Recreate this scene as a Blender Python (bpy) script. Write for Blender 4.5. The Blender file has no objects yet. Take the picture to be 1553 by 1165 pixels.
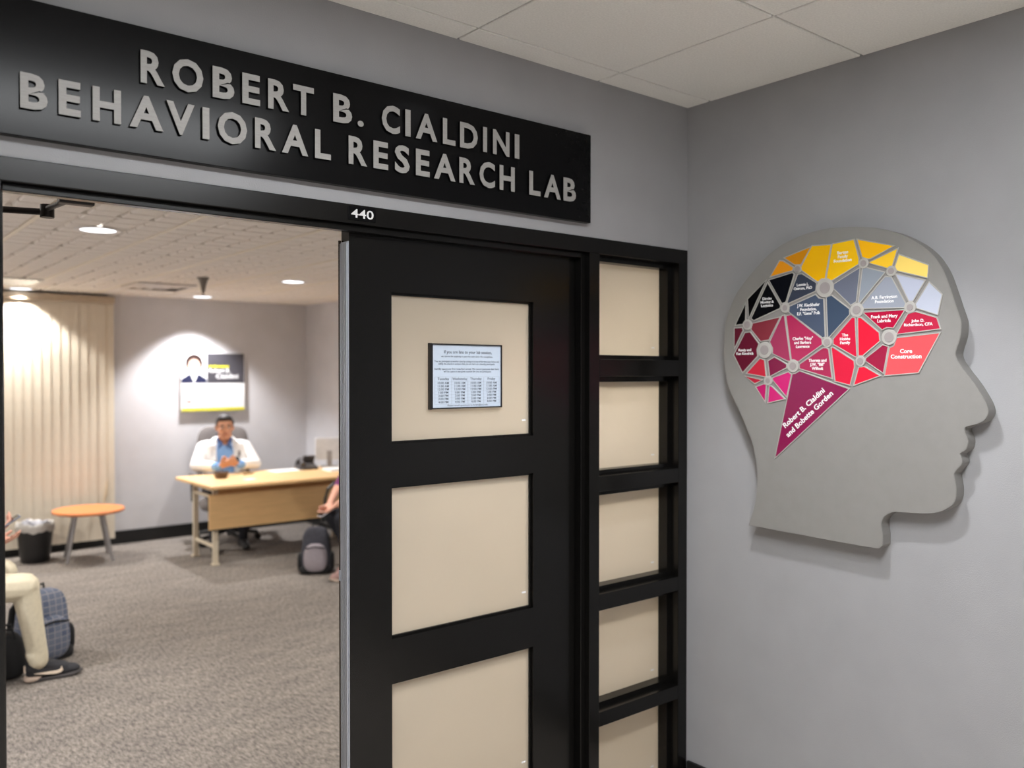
import bpy, bmesh, math, random
import numpy as np
from mathutils import Vector, Matrix, Euler
random.seed(7)
R = math.radians
scene = bpy.context.scene
COL = scene.collection

# ------------------------------------------------------------------ camera
YAW = math.atan2(0.775, 0.632)
cam_d = bpy.data.cameras.new('camera')
cam_d.sensor_width = 36.0
cam_d.lens = 1310.0 / 1553.0 * 36.0
cam_d.clip_start = 0.05
cam_d.dof.use_dof = True
cam_d.dof.focus_distance = 2.45
cam_d.dof.aperture_fstop = 2.1
cam = bpy.data.objects.new('camera', cam_d)
COL.objects.link(cam)
cam.location = (-2.667, -2.187, 1.63)
cam.rotation_euler = (R(90) - math.atan(16.5 / 1310.0), 0, YAW - R(90))
scene.camera = cam

# ------------------------------------------------------------------ world, exposure
world = bpy.data.worlds.new('world')
scene.world = world
world.use_nodes = True
world.node_tree.nodes['Background'].inputs[0].default_value = (0.9, 0.95, 1.0, 1)
world.node_tree.nodes['Background'].inputs[1].default_value = 0.05
scene.view_settings.view_transform = 'Standard'
scene.view_settings.look = 'None'
scene.view_settings.gamma = 1.0
scene.view_settings.exposure = 0.0
scene.view_settings.use_curve_mapping = False

CORRIDOR_LIGHT = 35.0         # emission of the corridor troffers
CAN_W = 150.0                 # downlights of the corridor
SPOT_W = 260.0                # wall-washing downlights in the lab
DOWN_W = 128.0                # general downlights in the lab

# ------------------------------------------------------------------ materials
def lin(c):
    return tuple(((v / 255.0) / 12.92 if v / 255.0 <= 0.04045 else ((v / 255.0 + 0.055) / 1.055) ** 2.4) for v in c)

MATS = {}
def mat(name, col, rough=0.6, metal=0.0, var=0.06, scale=30.0, bump=0.0, bscale=200.0, spec=0.5, coat=0.0, stretch=None, detail=3.0):
    """principled material: colour broken up by noise, optional fine relief"""
    if name in MATS:
        return MATS[name]
    m = bpy.data.materials.new(name)
    m.use_nodes = True
    nt = m.node_tree
    b = nt.nodes['Principled BSDF']
    tc = nt.nodes.new('ShaderNodeTexCoord')
    mp = nt.nodes.new('ShaderNodeMapping')
    nt.links.new(tc.outputs['Object'], mp.inputs[0])
    if stretch:
        mp.inputs['Scale'].default_value = stretch
    n = nt.nodes.new('ShaderNodeTexNoise')
    n.inputs['Scale'].default_value = scale
    n.inputs['Detail'].default_value = detail
    nt.links.new(mp.outputs[0], n.inputs['Vector'])
    rp = nt.nodes.new('ShaderNodeValToRGB')
    lc = lin(col)
    rp.color_ramp.elements[0].position = 0.3
    rp.color_ramp.elements[1].position = 0.7
    rp.color_ramp.elements[0].color = tuple(max(0, v * (1 - var)) for v in lc) + (1,)
    rp.color_ramp.elements[1].color = tuple(min(1, v * (1 + var)) for v in lc) + (1,)
    nt.links.new(n.outputs[0], rp.inputs[0])
    nt.links.new(rp.outputs[0], b.inputs['Base Color'])
    b.inputs['Roughness'].default_value = rough
    b.inputs['Metallic'].default_value = metal
    b.inputs['Specular IOR Level'].default_value = spec
    b.inputs['Coat Weight'].default_value = coat
    b.inputs['Coat Roughness'].default_value = 0.12
    if bump:
        n2 = nt.nodes.new('ShaderNodeTexNoise')
        n2.inputs['Scale'].default_value = bscale
        n2.inputs['Detail'].default_value = 4
        nt.links.new(mp.outputs[0], n2.inputs['Vector'])
        bp = nt.nodes.new('ShaderNodeBump')
        bp.inputs['Strength'].default_value = bump
        bp.inputs['Distance'].default_value = 0.002
        nt.links.new(n2.outputs[0], bp.inputs['Height'])
        nt.links.new(bp.outputs[0], b.inputs['Normal'])
    MATS[name] = m
    return m

def emit(name, col, strength):
    if name in MATS:
        return MATS[name]
    m = bpy.data.materials.new(name)
    m.use_nodes = True
    nt = m.node_tree
    nt.nodes.clear()
    o = nt.nodes.new('ShaderNodeOutputMaterial')
    e = nt.nodes.new('ShaderNodeEmission')
    n = nt.nodes.new('ShaderNodeTexNoise')
    n.inputs['Scale'].default_value = 40
    mx = nt.nodes.new('ShaderNodeMix'); mx.data_type = 'RGBA'
    mx.inputs[6].default_value = tuple(col) + (1,)
    mx.inputs[7].default_value = tuple(v * 0.96 for v in col) + (1,)
    nt.links.new(n.outputs[0], mx.inputs[0])
    nt.links.new(mx.outputs[2], e.inputs[0])
    e.inputs[1].default_value = strength
    nt.links.new(e.outputs[0], o.inputs[0])
    MATS[name] = m
    return m

def frosted(name, col, gloss=0.06):
    """pane with a frosted film: passes diffuse light, reflects a little"""
    m = bpy.data.materials.new(name)
    m.use_nodes = True
    nt = m.node_tree
    nt.nodes.clear()
    o = nt.nodes.new('ShaderNodeOutputMaterial')
    tl = nt.nodes.new('ShaderNodeBsdfTranslucent')
    df = nt.nodes.new('ShaderNodeBsdfDiffuse')
    gl = nt.nodes.new('ShaderNodeBsdfGlossy')
    n = nt.nodes.new('ShaderNodeTexNoise'); n.inputs['Scale'].default_value = 3
    tc = nt.nodes.new('ShaderNodeTexCoord')
    nt.links.new(tc.outputs['Object'], n.inputs['Vector'])
    rp = nt.nodes.new('ShaderNodeValToRGB')
    lc = lin(col)
    rp.color_ramp.elements[0].color = tuple(v * 0.95 for v in lc) + (1,)
    rp.color_ramp.elements[1].color = tuple(min(1, v * 1.04) for v in lc) + (1,)
    nt.links.new(n.outputs[0], rp.inputs[0])
    nt.links.new(rp.outputs[0], tl.inputs[0])
    nt.links.new(rp.outputs[0], df.inputs[0])
    m1 = nt.nodes.new('ShaderNodeMixShader'); m1.inputs[0].default_value = 0.25
    nt.links.new(tl.outputs[0], m1.inputs[1]); nt.links.new(df.outputs[0], m1.inputs[2])
    gl.inputs[1].default_value = 0.12
    fr = nt.nodes.new('ShaderNodeFresnel'); fr.inputs[0].default_value = 1.35
    m2 = nt.nodes.new('ShaderNodeMixShader')
    nt.links.new(fr.outputs[0], m2.inputs[0])
    nt.links.new(m1.outputs[0], m2.inputs[1]); nt.links.new(gl.outputs[0], m2.inputs[2])
    nt.links.new(m2.outputs[0], o.inputs[0])
    return m

def carpet(name, c0, c1, c2):
    m = bpy.data.materials.new(name)
    m.use_nodes = True
    nt = m.node_tree
    b = nt.nodes['Principled BSDF']
    b.inputs['Roughness'].default_value = 0.95
    b.inputs['Specular IOR Level'].default_value = 0.1
    tc = nt.nodes.new('ShaderNodeTexCoord')
    mp = nt.nodes.new('ShaderNodeMapping')
    mp.inputs['Rotation'].default_value = (0, 0, R(20))
    mp.inputs['Scale'].default_value = (70, 22, 40)
    nt.links.new(tc.outputs['Object'], mp.inputs[0])
    n = nt.nodes.new('ShaderNodeTexNoise')
    n.inputs['Scale'].default_value = 1.0; n.inputs['Detail'].default_value = 5; n.inputs['Roughness'].default_value = 0.7
    nt.links.new(mp.outputs[0], n.inputs['Vector'])
    rp = nt.nodes.new('ShaderNodeValToRGB')
    rp.color_ramp.elements[0].position = 0.33; rp.color_ramp.elements[0].color = lin(c0) + (1,)
    rp.color_ramp.elements[1].position = 0.66; rp.color_ramp.elements[1].color = lin(c2) + (1,)
    e = rp.color_ramp.elements.new(0.5); e.color = lin(c1) + (1,)
    nt.links.new(n.outputs[0], rp.inputs[0])
    # broad woven bands of the carpet tiles
    n3 = nt.nodes.new('ShaderNodeTexNoise'); n3.inputs['Scale'].default_value = 5.0; n3.inputs['Detail'].default_value = 3
    mp2 = nt.nodes.new('ShaderNodeMapping'); mp2.inputs['Scale'].default_value = (0.6, 1.6, 1)
    nt.links.new(tc.outputs['Object'], mp2.inputs[0]); nt.links.new(mp2.outputs[0], n3.inputs['Vector'])
    mx = nt.nodes.new('ShaderNodeMix'); mx.data_type = 'RGBA'; mx.blend_type = 'MULTIPLY'
    mx.inputs[0].default_value = 1.0
    r3 = nt.nodes.new('ShaderNodeValToRGB')
    r3.color_ramp.elements[0].position = 0.35; r3.color_ramp.elements[0].color = (0.84, 0.84, 0.86, 1)
    r3.color_ramp.elements[1].position = 0.65; r3.color_ramp.elements[1].color = (1, 1, 1, 1)
    nt.links.new(n3.outputs[0], r3.inputs[0])
    nt.links.new(rp.outputs[0], mx.inputs[6]); nt.links.new(r3.outputs[0], mx.inputs[7])
    nt.links.new(mx.outputs[2], b.inputs['Base Color'])
    bp = nt.nodes.new('ShaderNodeBump'); bp.inputs['Strength'].default_value = 0.6; bp.inputs['Distance'].default_value = 0.004
    nt.links.new(n.outputs[0], bp.inputs['Height']); nt.links.new(bp.outputs[0], b.inputs['Normal'])
    return m

# ------------------------------------------------------------------ mesh helpers
def tag(o, label=None, cat=None, group=None, kind=None):
    if label: o['label'] = label
    if cat: o['category'] = cat
    if group: o['group'] = group
    if kind: o['kind'] = kind
    return o

def link(name, me, m, parent=None, smooth=False):
    o = bpy.data.objects.new(name, me)
    COL.objects.link(o)
    if m is not None:
        for mm in (m if isinstance(m, (list, tuple)) else [m]):
            if True:
                me.materials.append(mm)
    if parent is not None:
        o.parent = parent
    if smooth:
        for p in me.polygons:
            p.use_smooth = True
    return o

def obj(name, bm, m, parent=None, smooth=False, bevel=0.0, seg=2):
    bmesh.ops.recalc_face_normals(bm, faces=bm.faces[:])
    if bevel:
        es = [e for e in bm.edges if len(e.link_faces) == 2 and e.calc_face_angle(0) > 0.6]
        bmesh.ops.bevel(bm, geom=es, offset=bevel, segments=seg, affect='EDGES', profile=0.6)
    me = bpy.data.meshes.new(name)
    bm.to_mesh(me)
    bm.free()
    if smooth:
        a = math.cos(R(40))
        for p in me.polygons:
            p.use_smooth = True
        try:
            me.set_sharp_from_angle(angle=R(40))
        except Exception:
            pass
    return link(name, me, m, parent)

def empty(name, loc=(0, 0, 0), rz=0.0, label=None, cat=None, group=None, kind=None):
    o = bpy.data.objects.new(name, None)
    COL.objects.link(o)
    o.location = loc
    o.rotation_euler = (0, 0, rz)
    o.empty_display_size = 0.1
    return tag(o, label, cat, group, kind)

def BM():
    return bmesh.new()

def box(bm, a, b):
    x0, y0, z0 = a; x1, y1, z1 = b
    v = [bm.verts.new(p) for p in ((x0,y0,z0),(x1,y0,z0),(x1,y1,z0),(x0,y1,z0),(x0,y0,z1),(x1,y0,z1),(x1,y1,z1),(x0,y1,z1))]
    for f in ((0,3,2,1),(4,5,6,7),(0,1,5,4),(1,2,6,5),(2,3,7,6),(3,0,4,7)):
        bm.faces.new([v[i] for i in f])
    return v

def B(a, b):
    bm = BM(); box(bm, a, b); return bm

def frame_rect(bm, x0, x1, z0, z1, w, y0, y1):
    """rectangular frame around the hole x0..x1, z0..z1 (w wide)"""
    box(bm, (x0 - w, y0, z0 - w), (x0, y1, z1 + w)); box(bm, (x1, y0, z0 - w), (x1 + w, y1, z1 + w))
    box(bm, (x0, y0, z1), (x1, y1, z1 + w)); box(bm, (x0, y0, z0 - w), (x1, y1, z0))

def prism(bm, pts, d0, d1, fn):
    """polygon pts (u,v) extruded from d0 to d1; fn(u,v,d) -> xyz"""
    a = [bm.verts.new(fn(u, v, d0)) for u, v in pts]
    b = [bm.verts.new(fn(u, v, d1)) for u, v in pts]
    bm.faces.new(a); bm.faces.new(b[::-1])
    n = len(pts)
    for i in range(n):
        bm.faces.new((a[i], a[(i + 1) % n], b[(i + 1) % n], b[i]))

def tube(bm, pts, rad, n=10, closed=False):
    pts = [Vector(p) for p in pts]
    rads = rad if isinstance(rad, (list, tuple)) else [rad] * len(pts)
    rings = []
    up = Vector((0.123, 0.31, 0.94)).normalized()
    m = len(pts)
    for i, p in enumerate(pts):
        if closed:
            d = pts[(i + 1) % m] - pts[i - 1]
        else:
            d = pts[min(i + 1, m - 1)] - pts[max(i - 1, 0)]
        d.normalize()
        s = d.cross(up)
        if s.length < 1e-4: s = d.cross(Vector((1, 0, 0)))
        s.normalize(); t = s.cross(d)
        rings.append([bm.verts.new(p + (s * math.cos(2 * math.pi * k / n) + t * math.sin(2 * math.pi * k / n)) * rads[i]) for k in range(n)])
    for i in range(m if closed else m - 1):
        a, b = rings[i], rings[(i + 1) % m]
        for k in range(n):
            bm.faces.new((a[k], a[(k + 1) % n], b[(k + 1) % n], b[k]))
    if not closed:
        bm.faces.new(rings[0][::-1]); bm.faces.new(rings[-1])

def arc(c, r, a0, a1, n, fn):
    return [fn(c[0] + r * math.cos(a0 + (a1 - a0) * i / n), c[1] + r * math.sin(a0 + (a1 - a0) * i / n)) for i in range(n + 1)]

def lathe(bm, prof, c=(0, 0, 0), n=32):
    """profile (r, z) revolved about z through c"""
    rings = []
    for r, z in prof:
        if r < 1e-5:
            rings.append([bm.verts.new((c[0], c[1], c[2] + z))])
        else:
            rings.append([bm.verts.new((c[0] + r * math.cos(2 * math.pi * k / n), c[1] + r * math.sin(2 * math.pi * k / n), c[2] + z)) for k in range(n)])
    for a, b in zip(rings[:-1], rings[1:]):
        for k in range(n):
            if len(a) == 1 and len(b) == 1: continue
            if len(a) == 1: bm.faces.new((a[0], b[(k + 1) % n], b[k]))
            elif len(b) == 1: bm.faces.new((a[k], a[(k + 1) % n], b[0]))
            else: bm.faces.new((a[k], a[(k + 1) % n], b[(k + 1) % n], b[k]))

def superell(bm, c, r, e=0.35, rot=None, nu=28, nv=18, taper=0.0):
    """soft box: superellipsoid with exponent e (1 = ellipsoid, small = boxy)"""
    sg = lambda w, m_: math.copysign(abs(w) ** m_, w)
    M = rot.to_3x3() if rot is not None else Matrix.Identity(3)
    c = Vector(c)
    rows = []
    for j in range(nv + 1):
        v = -math.pi / 2 + math.pi * j / nv
        if j in (0, nv):
            rows.append([bm.verts.new(c + M @ Vector((0, 0, r[2] * (-1 if j == 0 else 1))))]); continue
        row = []
        for i in range(nu):
            u = 2 * math.pi * i / nu
            z = sg(math.sin(v), e)
            k = 1 - taper * (z * 0.5 + 0.5)
            row.append(bm.verts.new(c + M @ Vector((r[0] * k * sg(math.cos(v), e) * sg(math.cos(u), e), r[1] * k * sg(math.cos(v), e) * sg(math.sin(u), e), r[2] * z))))
        rows.append(row)
    for a, b in zip(rows[:-1], rows[1:]):
        for i in range(nu):
            if len(a) == 1: bm.faces.new((a[0], b[(i + 1) % nu], b[i]))
            elif len(b) == 1: bm.faces.new((a[i], a[(i + 1) % nu], b[0]))
            else: bm.faces.new((a[i], a[(i + 1) % nu], b[(i + 1) % nu], b[i]))

def text_mesh(body, size=1.0, extrude=0.0, offset=0.0, align='CENTER', spacing=1.0, line=1.0, res=3):
    cu = bpy.data.curves.new('lettering', 'FONT')
    cu.body = body
    cu.size = size
    cu.extrude = extrude
    cu.offset = offset
    cu.align_x = align
    cu.space_character = spacing
    cu.space_line = line
    cu.resolution_u = res
    o = bpy.data.objects.new('lettering', cu)
    COL.objects.link(o)
    dg = bpy.context.evaluated_depsgraph_get()
    me = bpy.data.meshes.new_from_object(o.evaluated_get(dg))
    COL.objects.unlink(o)
    bpy.data.objects.remove(o)
    bpy.data.curves.remove(cu)
    me.materials.clear()
    return me

def bounds(me):
    co = np.empty(len(me.vertices) * 3)
    me.vertices.foreach_get('co', co)
    co = co.reshape(-1, 3)
    return co, co.min(0), co.max(0)

def fit_text(name, body, m, parent, u0, u1, v0, v1, fn, depth=0.0015, offset=0.0, keep=False, line=1.0, spacing=1.0, align='CENTER'):
    """lettering stretched to the box u0..u1 x v0..v1; fn(u,v,d) -> xyz with d out of the surface"""
    me = text_mesh(body, 1.0, 0.5, offset, align=align, line=line, spacing=spacing)
    co, lo, hi = bounds(me)
    su = (u1 - u0) / (hi[0] - lo[0]); sv = (v1 - v0) / (hi[1] - lo[1])
    for v, c in zip(me.vertices, co):
        v.co = fn(u0 + (c[0] - lo[0]) * su, v0 + (c[1] - lo[1]) * sv, depth * (0.5 + c[2]))
    bm = BM(); bm.from_mesh(me)
    bmesh.ops.remove_doubles(bm, verts=bm.verts[:], dist=1e-6)
    bmesh.ops.recalc_face_normals(bm, faces=bm.faces[:])
    bm.to_mesh(me); bm.free()
    me.name = name
    return link(name, me, m, parent)

# ------------------------------------------------------------------ soft bodies fused from tapered limbs
def hull_capsule(bm, p0, p1, r0, r1, sub=2):
    t = BM()
    a = bmesh.ops.create_icosphere(t, subdivisions=sub, radius=r0, matrix=Matrix.Translation(p0))
    b = bmesh.ops.create_icosphere(t, subdivisions=sub, radius=r1, matrix=Matrix.Translation(p1))
    h = bmesh.ops.convex_hull(t, input=t.verts[:])
    junk = [g for g in h['geom_interior'] if isinstance(g, bmesh.types.BMVert)]
    if junk: bmesh.ops.delete(t, geom=junk, context='VERTS')
    me = bpy.data.meshes.new('tmp'); t.to_mesh(me); t.free()
    bm.from_mesh(me); bpy.data.meshes.remove(me)

def fuse(name, prims, mats, parent, voxel=0.007, smooth=3, fac=0.5):
    """prims: ('c', p0, p1, r0, r1, mat) tapered limb | ('e', centre, radii, euler, mat) ellipsoid.
    One continuous surface; each face takes the material of the nearest prim."""
    bm = BM()
    for p in prims:
        if p[0] == 'c':
            hull_capsule(bm, Vector(p[1]), Vector(p[2]), p[3], p[4])
        else:
            M = Matrix.Translation(Vector(p[1])) @ Euler(p[3]).to_matrix().to_4x4() @ Matrix.Diagonal((p[2][0], p[2][1], p[2][2], 1))
            bmesh.ops.create_icosphere(bm, subdivisions=3, radius=1.0, matrix=M)
    me = bpy.data.meshes.new(name)
    bm.to_mesh(me); bm.free()
    o = bpy.data.objects.new(name, me)
    COL.objects.link(o)
    md = o.modifiers.new('remesh', 'REMESH'); md.mode = 'VOXEL'; md.voxel_size = voxel; md.adaptivity = 0
    ms = o.modifiers.new('smooth', 'SMOOTH'); ms.factor = fac; ms.iterations = smooth
    dg = bpy.context.evaluated_depsgraph_get()
    new = bpy.data.meshes.new_from_object(o.evaluated_get(dg))
    COL.objects.unlink(o); bpy.data.objects.remove(o); bpy.data.meshes.remove(me)
    new.name = name
    new.materials.clear()
    for m in mats: new.materials.append(m)
    n = len(new.polygons)
    if len(mats) > 1 and n:
        co = np.empty(len(new.vertices) * 3); new.vertices.foreach_get('co', co); co = co.reshape(-1, 3)
        vi = np.empty(n * 4, dtype=np.int32)
        cen = np.empty(n * 3); new.polygons.foreach_get('center', cen); cen = cen.reshape(-1, 3)
        best = np.full(n, 1e9); idx = np.zeros(n, dtype=np.int32)
        for p in prims:
            if p[0] == 'c':
                a = np.array(p[1]); b = np.array(p[2]); d = b - a
                t = np.clip(((cen - a) @ d) / max(d @ d, 1e-9), 0, 1)
                dist = np.linalg.norm(cen - (a + t[:, None] * d), axis=1) - (p[3] + (p[4] - p[3]) * t)
            else:
                M = np.array(Euler(p[3]).to_matrix()); q = (cen - np.array(p[1])) @ M / np.array(p[2])
                k = np.linalg.norm(q, axis=1); dist = (k - 1) * min(p[2])
            sel = dist < best
            best[sel] = dist[sel]; idx[sel] = p[5] if p[0] == 'c' else p[4]
        new.polygons.foreach_set('material_index', idx)
    new.polygons.foreach_set('use_smooth', np.ones(n, dtype=bool))
    o = bpy.data.objects.new(name, new)
    COL.objects.link(o)
    if parent is not None: o.parent = parent
    return o

# ------------------------------------------------------------------ measured shapes (1/10 mm on the wall)
HEAD= [(-3240, 10829), (-3461, 11449), (-3582, 12216), (-3582, 12921), (-3396, 13779), (-3142, 14308), (-2769, 15032), (-2420, 15625), (-2213, 16239), (-2137, 16895), (-2137, 17562), (-2177, 17949), (-2264, 18356), (-2610, 19082), (-3064, 19619), (-3579, 20090), (-4130, 20521), (-4759, 20816), (-5468, 20999), (-6214, 21080), (-6812, 21055), (-7269, 21007), (-7881, 20906), (-8400, 20742), (-8826, 20548), (-9255, 20287), (-9528, 20069), (-9794, 19791), (-10067, 19339), (-10261, 18820), (-10435, 18275), (-10568, 17872), (-10588, 17668), (-10562, 17361), (-10443, 16951), (-10456, 16745), (-10590, 16501), (-10964, 15995), (-11241, 15532), (-11332, 15301), (-11342, 15131), (-11245, 14948), (-11029, 14821), (-10737, 14724), (-10701, 14598), (-10776, 14419), (-10795, 14276), (-10741, 14071), (-10575, 13934), (-10632, 13754), (-10608, 13608), (-10435, 13389), (-10410, 13290), (-10449, 13080), (-10480, 12850), (-10441, 12542), (-10264, 12311), (-9821, 12087), (-9142, 12007), (-8625, 11977), (-8372, 11862), (-8238, 11712), (-8191, 11513), (-8241, 11202), (-8242, 10880), (-8099, 10743), (-6934, 10753)]
HUBS= [(-5213, 19837, 144, 105), (-6238, 19121, 318, 191), (-4734, 18547, 172, 99), (-3188, 18035, 190, 131), (-3917, 17112, 288, 170), (-5049, 16546, 224, 132), (-4059, 16035, 169, 94), (-6322, 17323, 175, 112), (-7579, 19800, 169, 98), (-8486, 19472, 165, 96), (-9086, 18310, 183, 100), (-7358, 18325, 232, 139), (-8434, 17420, 245, 155), (-7486, 16687, 169, 107)]
ROW1 = [('R', -20500, -19945), ('O', -19767, -19016), ('B', -18785, -18230), ('E', -18023, -17550), ('R', -17335, -16750), ('T', -16638, -16039), ('B', -15466, -14885), ('.', -14714, -14520), ('C', -13937, -13332), ('I', -13153, -12972), ('A', -12790, -12033), ('L', -11830, -11369), ('D', -11197, -10519), ('I', -10313, -10158), ('N', -9923, -9257), ('I', -9039, -8847)]
ROW2 = [('B', -23023, -22479), ('E', -22260, -21805), ('H', -21556, -20942), ('A', -20752, -19984), ('V', -19907, -19233), ('I', -19040, -18868), ('O', -18659, -17902), ('R', -17691, -17118), ('A', -16953, -16212), ('L', -16010, -15539), ('R', -14996, -14415), ('E', -14211, -13729), ('S', -13509, -13004), ('E', -12790, -12304), ('A', -12149, -11369), ('R', -11222, -10633), ('C', -10455, -9844), ('H', -9659, -9039), ('L', -8429, -7946), ('A', -7787, -7038), ('B', -6918, -6340)]
PANELS=[
((205, 135, 15), [(-4693, 20272), (-5686, 20528), (-5326, 19989), (-5094, 20005)]) ,
((232, 150, 22), [(-4499, 20186), (-4633, 20163), (-5032, 19903), (-4995, 19817), (-4147, 19684)]) ,
((240, 182, 10), [(-5747, 20560), (-6432, 20520), (-6222, 19431), (-6107, 19444), (-5966, 19350), (-5342, 19808), (-5342, 19890)]) ,
((243, 192, 20), [(-6497, 20537), (-7231, 20592), (-7405, 19971), (-7400, 19802), (-6445, 19342), (-6288, 19450)]) ,
((250, 187, 20), [(-7369, 20575), (-8543, 20241), (-7787, 19931), (-7707, 19940), (-7529, 20013)]) ,
((250, 202, 50), [(-7756, 19807), (-8666, 20138), (-8504, 19613), (-8340, 19590)]) ,
((250, 218, 115), [(-8728, 19948), (-9625, 19541), (-9598, 19182), (-8664, 19479), (-8608, 19609)]) ,
((8, 8, 10), [(-3103, 18791), (-3094, 18084), (-2679, 18050)]) ,
((8, 8, 10), [(-3940, 19543), (-3248, 18283), (-3205, 18950)]) ,
((10, 11, 15), [(-4019, 19459), (-4537, 18635), (-4518, 18553), (-3460, 18187), (-3358, 18254)]) ,
((13, 15, 22), [(-4089, 19554), (-5003, 19725), (-5059, 19671), (-4745, 18755), (-4601, 18724)]) ,
((58, 64, 78), [(-5218, 19647), (-5365, 19653), (-5906, 19307), (-5879, 19052), (-4828, 18700), (-4828, 18766)]) ,
((72, 83, 103), [(-4904, 18580), (-5880, 18914), (-6004, 18787), (-6170, 18753), (-6232, 17514), (-6152, 17485), (-4889, 18400)]) ,
((62, 76, 96), [(-6292, 18798), (-6458, 18850), (-7084, 18372), (-7095, 18200), (-6368, 17483), (-6350, 17524)]) ,
((105, 110, 125), [(-6566, 19221), (-7440, 19659), (-7324, 18605), (-7143, 18508), (-6532, 19098)]) ,
((142, 150, 160), [(-7547, 19634), (-7628, 19657), (-8263, 19447), (-7439, 18551), (-7422, 18599)]) ,
((150, 156, 168), [(-8295, 19309), (-8481, 19278), (-8926, 18443), (-8897, 18327), (-7586, 18373), (-7537, 18484)]) ,
((182, 188, 206), [(-8640, 19353), (-9512, 19088), (-9164, 18516), (-9055, 18508)]) ,
((184, 190, 206), [(-9657, 19018), (-10029, 18631), (-9905, 18058), (-9298, 18288), (-9254, 18393)]) ,
((92, 28, 44), [(-2631, 17925), (-2956, 17929), (-2986, 17841), (-2634, 17226)]) ,
((96, 26, 45), [(-3089, 17744), (-3302, 17761), (-3658, 17339), (-3579, 17136), (-3612, 16913), (-2992, 16333), (-2614, 16964)]) ,
((128, 48, 60), [(-4514, 18233), (-4073, 17479), (-3745, 17438), (-3354, 17862), (-3414, 18065)]) ,
((152, 48, 85), [(-4613, 18278), (-4685, 18291), (-4937, 16711), (-4786, 16746), (-4250, 16987), (-4249, 17172), (-4131, 17394)]) ,
((168, 42, 84), [(-4779, 18269), (-4967, 18292), (-6112, 17434), (-6130, 17258), (-5252, 16708), (-4993, 16760)]) ,
((162, 42, 80), [(-6288, 17126), (-6358, 17077), (-6484, 16140), (-5308, 16462), (-5301, 16593), (-6166, 17129)]) ,
((188, 42, 62), [(-3720, 16809), (-3891, 16756), (-3960, 16180), (-3177, 16299)]) ,
((120, 26, 64), [(-4309, 16852), (-4787, 16597), (-4787, 16498), (-4137, 16198), (-4056, 16721)]) ,
((178, 38, 60), [(-3116, 16178), (-3803, 16054), (-3503, 15939)]) ,
((182, 32, 100), [(-3883, 15909), (-3974, 15886), (-3925, 15316), (-3564, 15803)]) ,
((196, 32, 110), [(-4119, 15843), (-4197, 15828), (-4698, 15418), (-4063, 15269)]) ,
((196, 32, 110), [(-4863, 16332), (-4976, 16249), (-4792, 15503), (-4254, 16064), (-4254, 16131)]) ,
((130, 28, 74), [(-5027, 16263), (-5142, 16284), (-5301, 16365), (-7078, 15784), (-4360, 13359)]) ,
((198, 32, 64), [(-7199, 18096), (-7282, 18070), (-7354, 16837), (-7305, 16838), (-6546, 17260), (-6546, 17418)]) ,
((222, 32, 58), [(-7397, 18071), (-7479, 18073), (-8090, 17568), (-8117, 17310), (-7550, 16865), (-7426, 16867)]) ,
((172, 24, 60), [(-7582, 18230), (-8901, 18233), (-8555, 17715), (-8339, 17739), (-8199, 17669)]) ,
((182, 42, 70), [(-9022, 18108), (-9244, 18161), (-9881, 17948), (-9982, 17628), (-8679, 17517)]) ,
((218, 84, 90), [(-8679, 17383), (-9968, 17485), (-9343, 16325), (-8301, 16236), (-8451, 17075), (-8589, 17147)]) ,
((150, 32, 64), [(-8218, 17171), (-8389, 17122), (-8238, 16311), (-7664, 16695), (-7680, 16771)]) ,
((208, 32, 62), [(-6478, 17135), (-6530, 17134), (-7256, 16684), (-7274, 16498), (-7128, 15923), (-6621, 16043)]) ,
((226, 32, 58), [(-7438, 16481), (-7617, 16496), (-8113, 16220), (-7277, 15924)]) ,
]
PTEXT=[
(3, ['Barton', 'Family', 'Foundation'], -6544, -7168, 20277, 19917) ,
(11, ['Lonnie L.', 'Ostrom, PhD'], -5061, -5754, 19347, 19113) ,
(9, ['Dircks', 'Moving &', 'Logistics'], -3737, -4279, 18964, 18600) ,
(12, ['J.W. Kieckhefer', 'Foundation,', 'E.F. "Gene" Polk'], -5194, -6059, 18650, 18262) ,
(16, ['A.B. Farrington', 'Foundation'], -7842, -8675, 18734, 18499) ,
(20, ['Randy and', 'Ken Kendrick'], -2718, -3458, 17181, 16956) ,
(23, ['Charles "Hop"', 'and Barbara', 'Lawrence'], -5027, -5793, 17530, 17152) ,
(24, ['Theresa and', 'J.W. "Bill"', 'Wilhoit'], -5635, -6294, 16780, 16408) ,
(32, ['The', 'Hobbs', 'Family'], -6774, -7130, 17587, 17212) ,
(34, ['Frank and Mary', 'Labriola'], -7834, -8691, 18133, 17892) ,
(35, ['John D.', 'Richardson, CFA'], -8898, -9768, 17940, 17718) ,
(36, ['Core', 'Construction'], -8483, -9442, 17043, 16748) ,
]
LETTER_OFF = 0.03

# ================================================================== materials in use
M_WALL = mat('grey_wall_paint', (156, 156, 158), 0.75, var=0.03, scale=6, bump=0.25, bscale=260)
M_LABWALL = mat('lab_wall_paint', (206, 204, 206), 0.75, var=0.03, scale=5, bump=0.2, bscale=220)
M_TILE = mat('ceiling_tile_board', (236, 235, 230), 0.9, var=0.05, scale=160, bump=0.5, bscale=350)
M_LABTILE = mat('lab_ceiling_board', (236, 229, 220), 0.9, var=0.05, scale=120, bump=0.4, bscale=260)
M_TBAR = mat('ceiling_grid_metal', (190, 189, 184), 0.5, var=0.02)
M_LABTBAR = mat('lab_grid_metal', (236, 226, 208), 0.5, var=0.02)
M_BLACK = mat('black_frame_paint', (13, 12, 11), 0.24, var=0.15, scale=50, bump=0.03, bscale=500, spec=0.3)
M_SIGN = mat('black_sign_panel', (15, 15, 16), 0.2, var=0.1, scale=60, spec=0.11)
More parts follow.
